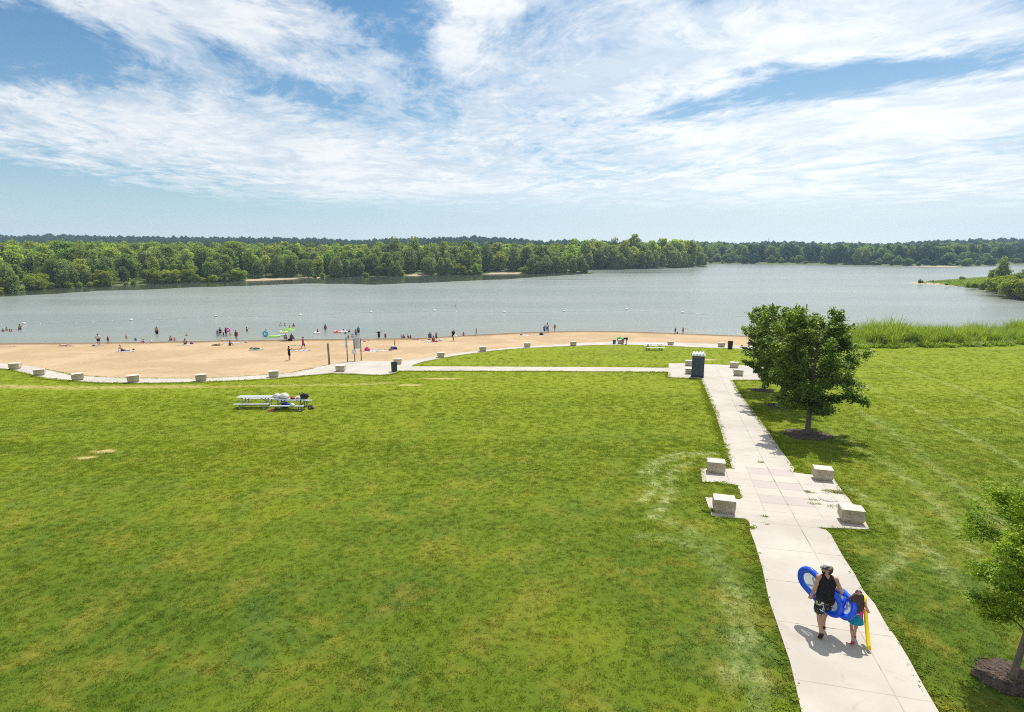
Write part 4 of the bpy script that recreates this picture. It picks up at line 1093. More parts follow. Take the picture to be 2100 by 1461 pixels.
def picnic_table(px, py, L, rz, label, mt, mf, loc=None):
    q = loc or gp(px, py); root = empty('picnic_table', (q.x, q.y, tz(q.x, q.y) + .02), rz); tag(root, label, 'picnic table', 'picnic tables on the grass')
    bm = bmesh.new()
    for k in range(3): box(bm, (0, -.235 + k*.235, .765), (L, .225, .045), bev=.008)
    bm_obj('tabletop', bm, mt, root)
    for s in (-1, 1):
        bm = bmesh.new(); box(bm, (0, s*.79, .40), (L, .25, .045), bev=.008); bm_obj('bench', bm, mt, root)
    for s in (-1, 1):
        bm = bmesh.new(); x = s*L*.34
        bar(bm, (x, -.88, .36), (x, .88, .36), .05); bar(bm, (x, -.33, .72), (x, .33, .72), .05)
        for t in (-1, 1):
            bar(bm, (x, t*.28, .72), (x, t*.34, .0), .05); bar(bm, (x, t*.79, .37), (x, t*.83, .0), .05)
            box(bm, (x, t*.58, .02), (.06, .56, .04))
        bm_obj('leg_frame', bm, mf, root)
        bm = bmesh.new(); tube(bm, [(x, 0, .41), (x - s*.12, 0, .45), (x - s*.42, 0, .64), (x - s*.58, 0, .73)], .02, 6); bm_obj('brace', bm, M_GREYM, root)
    return root
M_TOP = cmat('table_aluminium', (.40, .42, .44), .35, .5)
a, b = gp(517, 838), gp(592, 841)
TB = picnic_table(0, 0, 2.55, .02, 'empty left half of the pair of silver picnic tables on the lawn', M_TOP, M_GREYM, Vector((a.x + .05, a.y + .55, 0)))
TC = picnic_table(0, 0, 2.5, -.03, 'right half of the pair of picnic tables, heaped with bags', M_TOP, cmat('dark_steel', (.06, .065, .07), .5), Vector((b.x + .05, b.y + .42, 0)))
q = gp(1344, 719)
picnic_table(0, 0, 2.45, .0, 'single white picnic table on the grass before the beach walk', M_WHITE, cmat('dark_steel', (.06, .065, .07), .5), Vector((q.x, q.y + .7, 0)))

def make_post():
    q = gp(675.4, 748.3); bm = bmesh.new(); tube(bm, [(0, 0, -.2), (0, 0, .3), (-.01, 0, 1.2), (-.03, 0, 2.35), (-.03, 0, 2.42)], [.115, .112, .108, .104, .085], 12)
    o = bm_obj('timber_post', bm, M_WOOD, loc=q, smooth=True); tag(o, 'single round weathered timber post at the edge of the sand', 'post')
make_post()
M_PANEL = cmat('sign_white', (.66, .68, .72), .5, .4, .05); M_INK = cmat('sign_ink', (.20, .22, .27), .7); M_RED = cmat('sign_red', (.62, .20, .20), .7)
def sign_panel(root, name, cx, z0_, z1, w, y, rows, ink, seed, head=None, vertical=False):
    bm = bmesh.new(); box(bm, (cx, y, (z0_ + z1)/2), (w, .03, z1 - z0_), bev=.006); p = bm_obj(name, bm, M_PANEL, root)
    rs = random.Random(seed); bm = bmesh.new(); hh = z1 - z0_
    for r in range(rows):
        zc = z1 - hh*(r + .75)/(rows + .5); x = cx - w*.40
        while x < cx + w*.36:
            l = min(rs.uniform(.06, .20)*w*1.4, cx + w*.40 - x); box(bm, (x + l/2, y - .018, zc), (l*.85, .006, hh/(rows + .5)*(.52 if r else .7))); x += l + .03*w
        if rs.random() < .3: continue
    bm_obj('lettering', bm, ink, p)
    if head:
        bm = bmesh.new(); box(bm, (cx, y - .019, z1 - hh*.10), (w*.62, .006, hh*.12)); bm_obj('heading', bm, head, p)
def make_signs():
    def post(root, h, mat=M_WOOD, r=.055):
        bm = bmesh.new(); box(bm, (0, 0, h/2 - .15), (r*1.9, r*1.9, h + .3), bev=.008); bm_obj('post', bm, mat, root)
    s = mper(713, 742)
    q = gp(713, 742.5); a = empty('beach_sign', q); tag(a, 'narrow upright white sign on a timber post, left of the sign group', 'sign', 'signs at the beach landing')
    post(a, 51*s); sign_panel(a, 'sign_board', -.01, 27.5*s, 51*s, 4.6*s, -.085, 9, cmat('sign_blue', (.16, .17, .30), .7), 3)
    q = gp(727.8, 741); b_ = empty('beach_sign', q); tag(b_, 'middle sign post carrying two small white notices', 'sign', 'signs at the beach landing')
    post(b_, 56*s); sign_panel(b_, 'upper_notice', -.10, 46.5*s, 57.5*s, 6.2*s, -.085, 3, M_INK, 5, M_RED); sign_panel(b_, 'lower_notice', -.02, 16*s, 24.5*s, 9.5*s, -.085, 0, M_INK, 6)
    q = gp(741.3, 740); c = empty('beach_sign', q); tag(c, 'large white rules board with rows of small print beside the two notices', 'sign', 'signs at the beach landing')
    post(c, 47*s); sign_panel(c, 'rules_board', -.40, 25.5*s, 47.5*s, 13.6*s, -.085, 10, M_INK, 8)
make_signs()

# ------------------------------------------------------------------ water markers, towers
M_BUOY = cmat('buoy_white', (.78, .77, .74), .5); M_FLOAT = cmat('float_pale', (.62, .70, .76), .5); M_ORANGE = cmat('buoy_orange', (.55, .18, .06), .5)
def lathe(bm, prof, N=16):
    rg = [[bm.verts.new((cos(2*pi*k/N)*a, sin(2*pi*k/N)*a, b)) for k in range(N)] for a, b in prof]
    for A, B in zip(rg[:-1], rg[1:]):
        for k in range(N): bm.faces.new((A[k], A[(k+1) % N], B[(k+1) % N], B[k]))
    bm.faces.new(rg[0][::-1]); bm.faces.new(rg[-1])
def make_buoys():
    BU = [(49, 665), (269, 657.3), (443, 650), (616, 647), (761, 640.8), (891, 638.3), (1034, 640.8), (1157, 639.3), (1285, 636), (1400, 642.3)]
    where = ['nearest the left edge', 'second from the left, out from the wading man', 'out from the women in black swimsuits', 'out from the green umbrella', 'out from the signs', 'nearest the red striped marker', 'out from the person in black with a bag', 'out from the group by the water', 'out from the bending woman', 'farthest right, near the park trees']
    proto = None
    for (px, py), wv in zip(BU, where):
        q = gpz(px, py)
        if proto is None:
            proto = empty('buoy', q); bm = bmesh.new(); lathe(bm, [(.10, -.15), (.25, -.04), (.31, .08), (.30, .18), (.21, .27), (.08, .32)]); bm_obj('float', bm, M_BUOY, proto, smooth=True)
            bm = bmesh.new(); lathe(bm, [(.313, .08), (.318, .10), (.315, .13)], 16); bm_obj('band', bm, M_ORANGE, proto); o = proto
        else:
            o = proto.copy(); COL.objects.link(o); o.location = q
            for ch in list(proto.children): c = ch.copy(); COL.objects.link(c); c.parent = o
        tag(o, 'white swim area buoy %s' % wv, 'buoy', 'white buoys on the swim line')
    LINE = [(-20, 667)] + BU + [(1545, 650), (1600, 653)]
    P = [gpz(*p) for p in LINE]; bm = bmesh.new(); pts = []
    for a, b in zip(P[:-1], P[1:]):
        for k in range(8): t = k/8; pts.append(a.lerp(b, t) + Vector((0, -sin(pi*t)*1.0, .03)))
    tube(bm, pts, .02, 5); o = bm_obj('rope', bm, M_FLOAT); tag(o, 'thin rope joining the buoys round the swim area', 'rope')
    me = None
    fl = []
    for a, b in zip(P[:-1], P[1:]):
        n = max(2, int((b - a).length/2.6))
        for k in range(1, n): fl.append(a.lerp(b, k/n) + Vector((random.uniform(-.2, .2), -sin(pi*k/n)*1.0, .03)))
    for f in fl:
        if me is None:
            bm = bmesh.new(); lathe(bm, [(.04, -.13), (.085, -.08), (.09, 0), (.085, .08), (.04, .13)], 10); bmesh.ops.rotate(bm, cent=(0, 0, 0), matrix=Matrix.Rotation(pi/2, 3, 'Y'), verts=bm.verts)
            o = bm_obj('rope_float', bm, M_FLOAT, smooth=True); me = o.data
        else: o = link(bpy.data.objects.new('rope_float', me))
        o.location = f; tag(o, 'small pale float strung on the swim area rope', 'float', 'small floats on the swim rope')
    for px, py, hpx, lb, cs in ((934.5, 629, 9, 'red and white marker pole standing far out in the water', (M_BUOY, M_RED)), (1654, 632, 8, 'dark slim marker pole in the water behind the park trees', (M_WOOD, M_RED))):
        q = gpz(px, py); h = hpx*q.y/F; r = empty('marker_buoy', q); tag(r, lb, 'marker buoy'); bm = bmesh.new(); lathe(bm, [(.14, -.3), (.16, .0), (.16, h*.5), (.13, h)], 12); bm_obj('pole', bm, cs[0], r)
        bm = bmesh.new(); lathe(bm, [(.166, h*.18), (.168, h*.3), (.166, h*.42)], 12); bm_obj('band', bm, cs[1], r)
make_buoys()
def make_towers():
    M = cmat('pylon_steel', (.42, .40, .37), .7); tops = []
    for px, py, Y, hpx, lb in ((1742, 507, 590, 9, 'farther pale wooden pylon above the far wood'), (2011, 502.5, 540, 11, 'nearer pylon with crossarm above the wood at the right')):
        d = ray(px, py); t = Y/d.y; x = d.x*t; zt = CZ + d.z*t; zb = float(far_z(x, Y)) - .3
        r = empty('pylon', (x, Y, zb)); tag(r, lb, 'pylon', 'power pylons'); H = zt - zb; w = 2.6
        for s in (-1, 1): bm = bmesh.new(); tube(bm, [(s*w, 0, 0), (s*w, 0, H + .8)], [.32, .2], 8); bm_obj('leg', bm, M, r)
        bm = bmesh.new(); box(bm, (0, 0, H), (10.5, .4, .45)); bm_obj('crossarm', bm, M, r)
        bm = bmesh.new(); bar(bm, (-w, 0, H*.5), (w, 0, H*.8), .25); bar(bm, (w, 0, H*.5), (-w, 0, H*.8), .25); bm_obj('brace', bm, M, r)
        bm = bmesh.new()
        for k in (-4.8, 0, 4.8): tube(bm, [(k, 0, H), (k, 0, H - 1.5)], .12, 6)
        bm_obj('insulators', bm, M, r); tops.append(Vector((x, Y, zb + H - 1.5)))
    A = Vector((gpz(1380, 541).x*1.25, 640, 19.)); E = tops[1] + (tops[1] - tops[0])*1.1 + Vector((0, 0, -1))
    for k, (a, b) in enumerate(((A, tops[0]), (tops[0], tops[1]), (tops[1], E))):
        for dx in (-4.8, 0, 4.8):
            bm = bmesh.new(); tube(bm, [a.lerp(b, i/14) + Vector((dx, 0, -5.5*4*(i/14)*(1 - i/14))) for i in range(15)], .05, 4)
            o = bm_obj('power_line', bm, M); tag(o, 'power line sagging %s' % ('left of the farther pylon', 'between the two pylons', 'right of the nearer pylon')[k], 'cable', 'power lines %d' % k)
    d = ray(1576, 489); t = 1250/d.y; x, zt = d.x*t, CZ + d.z*t; zb = float(far_z(x, 1250)) - 1; r = empty('radio_mast', (x, 1250, zb)); tag(r, 'thin lattice radio mast on the distant ridge', 'mast'); H = zt - zb
    bm = bmesh.new()
    for k in range(3): bar(bm, (cos(k*2.094)*.8, sin(k*2.094)*.8, 0), (cos(k*2.094)*.35, sin(k*2.094)*.35, H*.9), .32)
    for i in range(8): bar(bm, (.8*cos(0), 0, H*i/9), (.7*cos(2.094), .7*sin(2.094), H*(i+1)/9), .2)
    bm_obj('lattice', bm, cmat('mast_red', (.40, .28, .25), .7), r); bm = bmesh.new(); bar(bm, (0, 0, H*.9), (0, 0, H + 2), .35); bm_obj('antenna', bm, M, r)
make_towers()

# ------------------------------------------------------------------ bodies: a smooth skin drawn round tapering bones
def sdf_mesh(name, bones, vox, k, mat, parent=None, clip=None, loc=None):
    """bones: (a, b, ra, rb); one continuous surface (surface nets)"""
    A = np.array([b[0] for b in bones], float); B = np.array([b[1] for b in bones], float); ra = np.array([b[2] for b in bones]); rb = np.array([b[3] for b in bones])
    rm = np.maximum(ra, rb)[:, None]; lo = np.minimum(A - rm, B - rm).min(0) - 2*vox - k; hi = np.maximum(A + rm, B + rm).max(0) + 2*vox + k
    n = np.ceil((hi - lo)/vox).astype(int) + 1
    ax = [lo[i] + np.arange(n[i])*vox for i in range(3)]
    D = np.full(n, 1.0, np.float32)
    for i in range(len(A)):
        pad = rm[i, 0] + 3*k + 3*vox
        l = np.minimum(A[i], B[i]) - pad; h = np.maximum(A[i], B[i]) + pad
        s = [slice(max(0, int((l[c]-lo[c])/vox)), min(n[c], int((h[c]-lo[c])/vox) + 2)) for c in range(3)]
        gx = ax[0][s[0]][:, None, None]; gy = ax[1][s[1]][None, :, None]; gz = ax[2][s[2]][None, None, :]
        v = B[i] - A[i]; L = v.dot(v) + 1e-9
        t = np.clip(((gx-A[i, 0])*v[0] + (gy-A[i, 1])*v[1] + (gz-A[i, 2])*v[2])/L, 0, 1)
        d = np.sqrt((gx-A[i, 0]-t*v[0])**2 + (gy-A[i, 1]-t*v[1])**2 + (gz-A[i, 2]-t*v[2])**2) - (ra[i] + t*(rb[i]-ra[i]))
        c = D[s[0], s[1], s[2]]; hh = np.clip(.5 + .5*(d - c)/k, 0, 1) if k > 0 else (d > c)*1.0
        D[s[0], s[1], s[2]] = d*(1-hh) + c*hh - (k*hh*(1-hh) if k > 0 else 0)
    if clip is not None:
        gx, gy, gz = np.meshgrid(*ax, indexing='ij'); D = np.maximum(D, clip(gx, gy, gz))
    ins = D < 0; nc = n - 1
    acc = np.zeros((*nc, 3)); cnt = np.zeros(nc)
    off = [(0, 0, 0), (1, 0, 0), (0, 1, 0), (1, 1, 0), (0, 0, 1), (1, 0, 1), (0, 1, 1), (1, 1, 1)]
    def cn(o): return tuple(slice(o[c], o[c] + nc[c]) for c in range(3))
    for i in range(8):
        for ax_ in range(3):
            if off[i][ax_]: continue
            o2 = list(off[i]); o2[ax_] = 1
            f1, f2 = D[cn(off[i])], D[cn(o2)]; x = (f1 < 0) != (f2 < 0)
            t = np.where(x, f1/np.where(np.abs(f1 - f2) < 1e-9, 1, f1 - f2), 0)
            for c in range(3): acc[..., c] += np.where(x, off[i][c] + (t if c == ax_ else 0), 0)
            cnt += x
    act = cnt > 0; idx = -np.ones(nc, int); idx[act] = np.arange(act.sum())
    ijk = np.argwhere(act); V = (ijk + acc[act]/cnt[act][:, None])*vox + lo
    Q = []
    for c in range(3):
        u, w = [(1, 2), (2, 0), (0, 1)][c]
        s1 = [slice(1, nc[q]) for q in range(3)]; s1[c] = slice(0, nc[c]); s2 = list(s1); s2[c] = slice(1, nc[c] + 1)
        i1, i2 = ins[tuple(s1)], ins[tuple(s2)]
        P = np.argwhere(i1 != i2)
        if not len(P): continue
        fl = i1[i1 != i2]; P = P + np.array([1 if q != c else 0 for q in range(3)])
        def at(du, dw):
            q = P.copy(); q[:, u] -= du; q[:, w] -= dw; return idx[q[:, 0], q[:, 1], q[:, 2]]
        quad = np.stack([at(1, 1), at(0, 1), at(0, 0), at(1, 0)], 1); quad[~fl] = quad[~fl][:, ::-1]; Q.append(quad)
    o = np_mesh(name, V, np.concatenate(Q), mat, parent, smooth=True)
    if loc is not None: o.location = loc
    return o

def v3(*a): return np.array(a, float)
def unit(a): a = np.asarray(a, float); return a/np.linalg.norm(a)
def skeleton(pose, arms=('down', 'down'), head_yaw=0.0, child=False, lean=0.0):
    """joint positions of a figure 1.75 high that faces +y"""
    T = v3(0, 0, 1); P = v3(0, 0, .94); J = {}
    L = {-1: None, 1: None}
    if pose in ('stand', 'wade'): legs = {s: (v3(s*.095, .015, .50), v3(s*.105, -.02, .085), v3(s*.12, .14, .03)) for s in (-1, 1)}
    if pose == 'walk':
        legs = {1: (v3(.09, .20, .52), v3(.09, .24, .085), v3(.10, .40, .03)), -1: (v3(-.09, .02, .49), v3(-.09, -.30, .20), v3(-.09, -.20, .05))}; T = unit((0, .06, 1))
    if pose == 'sit':
        P = v3(0, 0, .115); T = unit((0, -.30, 1)); legs = {s: (v3(s*.11, .42, .17 if s > 0 else .13), v3(s*.13, .82, .07), v3(s*.15, .86, .22)) for s in (-1, 1)}
    if pose == 'knees':
        P = v3(0, 0, .115); T = unit((0, .12, 1)); legs = {s: (v3(s*.11, .34, .44), v3(s*.11, .52, .075), v3(s*.12, .68, .04)) for s in (-1, 1)}
    if pose == 'chair':
        P = v3(0, 0, .44); T = unit((0, -.25, 1)); legs = {s: (v3(s*.11, .42, .48), v3(s*.12, .50, .08), v3(s*.13, .66, .04)) for s in (-1, 1)}
    if pose == 'lie':
        P = v3(0, 0, .115); T = unit((0, -1, .08)); legs = {s: (v3(s*.11, .42, .13 if s > 0 else .30), v3(s*.13, .82 if s > 0 else .62, .07), v3(s*.14, .86 if s > 0 else .78, .17 if s > 0 else .04)) for s in (-1, 1)}
    if pose == 'bend':
        P = v3(0, -.08, .90); T = unit((0, .92, -.12)); legs = {s: (v3(s*.10, -.02, .48), v3(s*.12, -.04, .085), v3(s*.13, .12, .03)) for s in (-1, 1)}
    if pose == 'crouch':
        P = v3(0, -.05, .30); T = unit((0, .45, .9)); legs = {s: (v3(s*.14, .32, .46), v3(s*.12, .02, .10), v3(s*.13, .18, .03)) for s in (-1, 1)}
    T = unit(T + v3(0, lean, 0)); R_ = v3(1, 0, 0); Fw = np.cross(T, R_)*-1; Fw = np.cross(R_, T)*-1; Fw = unit(np.cross(T, R_)); 
    if Fw[1] < 0 and pose not in ('bend', 'lie'): Fw = -Fw
    if pose == 'bend': Fw = v3(0, -.1, -1)
    if pose == 'lie': Fw = v3(0, 0, 1)
    J['pelvis'], J['waist'], J['chest'], J['neck'] = P, P + T*.17, P + T*.36, P + T*.53
    J['head'] = P + T*.665 + Fw*.02; J['crown'] = P + T*.735 + Fw*.005
    if pose == 'bend': J['head'] = P + T*.62 + v3(0, 0, -.12); J['crown'] = P + T*.66 + v3(0, .0, -.19)
    J['T'], J['F'] = T, Fw
    for s in (-1, 1):
        J['hip', s] = P + R_*s*.085 - T*.03; J['knee', s], J['ankle', s], J['toe', s] = legs[s]
        sh = P + T*.475 + R_*s*.175; J['sh', s] = sh; a = arms[0 if s < 0 else 1]
        if a == 'down': e, h = sh + R_*s*.06 - T*.28 - Fw*.03, sh + R_*s*.08 - T*.52 + Fw*.05
        elif a == 'hip': e, h = sh + R_*s*.20 - T*.24 - Fw*.08, sh + R_*s*.03 - T*.40 + Fw*.06
        elif a == 'up': e, h = sh + R_*s*.14 + T*.20 + Fw*.05, sh - R_*s*.04 + T*.34 + Fw*.10
        elif a == 'out': e, h = sh + R_*s*.25 - T*.05 + Fw*.06, sh + R_*s*.46 + T*.06 + Fw*.12
        elif a == 'fwd': e, h = sh + R_*s*.07 - T*.22 + Fw*.12, sh + R_*s*.0 - T*.16 + Fw*.36
        elif a == 'back': e, h = sh + R_*s*.07 + v3(0, -.14, -.22), np.array([sh[0] + s*.10, sh[1] - .22, .05])
        elif a == 'knee': e, h = sh + R_*s*.06 - T*.22 + Fw*.14, J['knee', s]*.75 + J['ankle', s]*.25 + v3(0, .03, 0)
        elif a == 'ground': e, h = sh + R_*s*.02 + v3(0, .03, -.27), sh + v3(0, .10, -.52)
        else: e, h = np.array(a[0], float), np.array(a[1], float)
        J['elbow', s], J['wrist', s] = e, h
    return J
def body_bones(J, fem=False, child=False, fingers=False):
    t = 1.0 if not child else .88; w = .93 if fem else 1.0; X_ = v3(1, 0, 0); T, Fw = J['T'], J['F']
    b = []
    for s in (-1, 1):
        o = X_*s
        b += [(J['pelvis'] + o*.065, J['waist'] + o*.055, .115*(1.05 if fem else 1), .100*w), (J['waist'] + o*.055, J['chest'] + o*.075*w, .100*w, .112*w), (J['chest'] + o*.075*w, J['neck'] - T*.06 + o*.07, .112*w, .07),
              (J['neck'] - T*.06 + o*.04, J['sh', s], .062, .060*w), (J['sh', s], J['elbow', s], .056*w*t, .042*w*t), (J['elbow', s], J['wrist', s], .042*w*t, .027*w),
              (J['hip', s], J['knee', s], .096, .060*t), (J['knee', s]*.72 + J['ankle', s]*.28 + (J['knee', s] - J['ankle', s])*.0, J['ankle', s], .056*t, .036), (J['knee', s], J['knee', s]*.6 + J['ankle', s]*.4 - Fw*.012*(abs(Fw[1]) > .5), .058*t, .057*t),
              (J['ankle', s], J['toe', s], .040, .030), (J['ankle', s], J['ankle', s]*1.0 + (J['ankle', s] - J['toe', s])*.25 - v3(0, 0, .02), .036, .032)]
        h = J['wrist', s]; d = unit(h - J['elbow', s]); side = np.cross(d, Fw); side = unit(side) if np.linalg.norm(side) > .1 else X_
        pal = h + d*.075; b.append((h, pal, .026, .030)); b.append((h + side*.012, pal + side*.018, .022, .024)); b.append((h - side*.012, pal - side*.018, .022, .024))
        crl = unit(Fw - d*Fw.dot(d)) if np.linalg.norm(Fw - d*Fw.dot(d)) > .1 else X_
        if fingers:
            for q, ln in ((-.030, .062), (-.010, .078), (.010, .074), (.029, .060)):
                a0 = pal + side*q; a1 = a0 + d*ln*.55 + crl*.012; a2 = a1 + d*ln*.38 + crl*.030
                b += [(a0, a1, .0105, .0095), (a1, a2, .0095, .008)]
            tb = h + d*.03 - side*.028*s; t1 = tb + d*.03 - side*.030*s + crl*.018; b += [(tb, t1, .013, .011), (t1, t1 + d*.028 + crl*.012, .011, .009)]
        else:
            b.append((pal, pal + d*.07 + crl*.03, .028, .016))
    b += [(J['neck'] - T*.02, J['head'] - T*.06, .055*w, .052*w), (J['head'] - T*.075 + Fw*.035, J['head'] - T*.04 + Fw*.03, .050, .066), (J['head'], J['crown'] - T*.01, .084, .085), (J['head'] - Fw*.035 + T*.02, J['crown'] - Fw*.03 - T*.01, .078, .078)]
    b += [(J['head'] + Fw*.085 - T*.005, J['head'] + Fw*.105 - T*.035, .012, .017)]                              # nose
    for s in (-1, 1): b.append((J['head'] + X_*s*.086 - Fw*.01 + T*.01, J['head'] + X_*s*.088 - Fw*.005 - T*.03, .014, .011))   # ears
    return b
SKIN = [(.48, .27, .18), (.40, .21, .135), (.28, .14, .085), (.55, .34, .25), (.16, .08, .05)]
def garment(kind, J, g=.018):
    X_, T, Fw = v3(1, 0, 0), J['T'], J['F']; b = []
    if kind in ('trunks', 'shorts', 'bottom', 'suit', 'skirt', 'dress'):
        for s in (-1, 1):
            o = X_*s
            top = J['pelvis'] + T*(.10 if kind != 'bottom' else .05)
            b.append((J['pelvis'] + o*.065 - T*.02, top + o*.06, .117 + g, .108 + g))
            if kind in ('trunks', 'shorts'):
                e = .62 if kind == 'trunks' else .42
                b.append((J['hip', s], J['hip', s]*(1-e) + J['knee', s]*e + o*.008, .098 + g, .085 + g*2.0))
            if kind in ('skirt', 'dress'):
                e = .55 if kind == 'skirt' else .85
                b.append((J['hip', s], J['hip', s]*(1-e) + J['knee', s]*e + o*.03, .105 + g, .12 + g))
                b.append((J['hip', s]*.9, J['hip', s]*(1-e) + J['knee', s]*e - o*.02, .105 + g, .12 + g))
    if kind in ('suit', 'shirt', 'dress', 'tank', 'bra', 'tee'):
        lo = {'bra': .31, 'suit': .10, 'dress': .08}.get(kind, .02); hi = {'bra': .37, 'suit': .40}.get(kind, .45)
        for s in (-1, 1):
            o = X_*s; P = J['pelvis']
            b.append((P + T*lo + o*.06, P + T*(lo + .12) + o*.058, .112 + g, .104 + g)) if kind != 'bra' else None
            b.append((P + T*max(lo, .17) + o*.06, P + T*.36 + o*.074, .102 + g, .112 + g) if kind != 'bra' else (P + T*.31 + o*.07, P + T*.37 + o*.072, .108 + g, .108 + g))
            if kind not in ('bra',): b.append((P + T*.36 + o*.074, P + T*hi + o*.075, .112 + g, .075 + g))
            if kind in ('shirt', 'tee'): b.append((J['sh', s], J['sh', s]*.5 + J['elbow', s]*.5, .06 + g, .055 + g)); b.append((J['neck'] - T*.06 + o*.05, J['sh', s], .062 + g, .058 + g))
            if kind in ('tank', 'suit', 'dress'): b.append((P + T*.45 + o*.09, J['neck'] - T*.04 + o*.075, .060 + g, .052 + g))
    return [q for q in b if q]
def hair_bones(kind, J):
    T, Fw, X_ = J['T'], J['F'], v3(1, 0, 0); c = J['head']; b = [(c + T*.045 - Fw*.022, J['crown'] - Fw*.015 + T*.0, .088, .088), (c - Fw*.045 + T*.0, c - Fw*.04 + T*.04, .078, .082)]
    if kind in ('long', 'tail'):
        e = c - Fw*.075 - v3(0, 0, .30 if kind == 'long' else .22)
        if J['T'][2] < .5: e = c - Fw*.03 + J['T']*.12
        w = .055 if kind == 'long' else .02
        for s in (-1, 1): b.append((c - Fw*.05 + X_*s*w*.7, e + X_*s*w, .065 if kind == 'long' else .04, .04 if kind == 'long' else .025))
    if kind == 'bun': b.append((c + T*.10 - Fw*.05, c + T*.12 - Fw*.06, .045, .045))
    return b
def person(label, loc, yaw, h, pose='stand', arms=('down', 'down'), skin=0, wear=(('trunks', (.03, .04, .08)),), hair=('short', (.03, .02, .015)), fem=False, lean=0.0, group=None, cap=None, vox=.027):
    s = h/1.75; child = h < 1.4; J = skeleton(pose, arms, child=child, lean=lean)
    if child: J['crown'] = J['crown'] + J['T']*.02
    bones = body_bones(J, fem, child)
    if child: bones = bones[:-7] + [(a, b, ra*1.12, rb*1.12) for a, b, ra, rb in bones[-7:]]
    o = sdf_mesh('person', bones, vox, .03, cmat('skin_%d' % skin, SKIN[skin], .55, .4, .06)); o.location = loc; o.rotation_euler = (0, 0, yaw); o.scale = (s, s, s)
    tag(o, label, 'person', group)
    for kind, rgb in wear:
        nm = {'trunks': 'swim_trunks', 'shorts': 'shorts', 'bottom': 'bikini_bottom', 'bra': 'bikini_top', 'suit': 'swimsuit', 'tank': 'tank_top', 'shirt': 'shirt', 'tee': 'shirt', 'skirt': 'skirt', 'dress': 'dress'}[kind]
        sdf_mesh(nm, garment(kind, J), vox, .03, cmat('cloth', rgb, .8, .2, .12, 9.), o)
    if hair: sdf_mesh('hair', hair_bones(hair[0], J), vox, .03, cmat('hair', hair[1], .6, .4, .2, 40.), o)
    if cap:
        T, Fw = J['T'], J['F']; c = J['crown']
        sdf_mesh('cap', [(c - T*.01, c + T*.012, .098, .094), (c - T*.02 + Fw*.07, c - T*.03 + Fw*.15, .045, .04), (c - T*.02 - Fw*.05, c - T*.02 - Fw*.08, .07, .07)], vox, .02, cmat('cap', cap, .8), o)
    return o

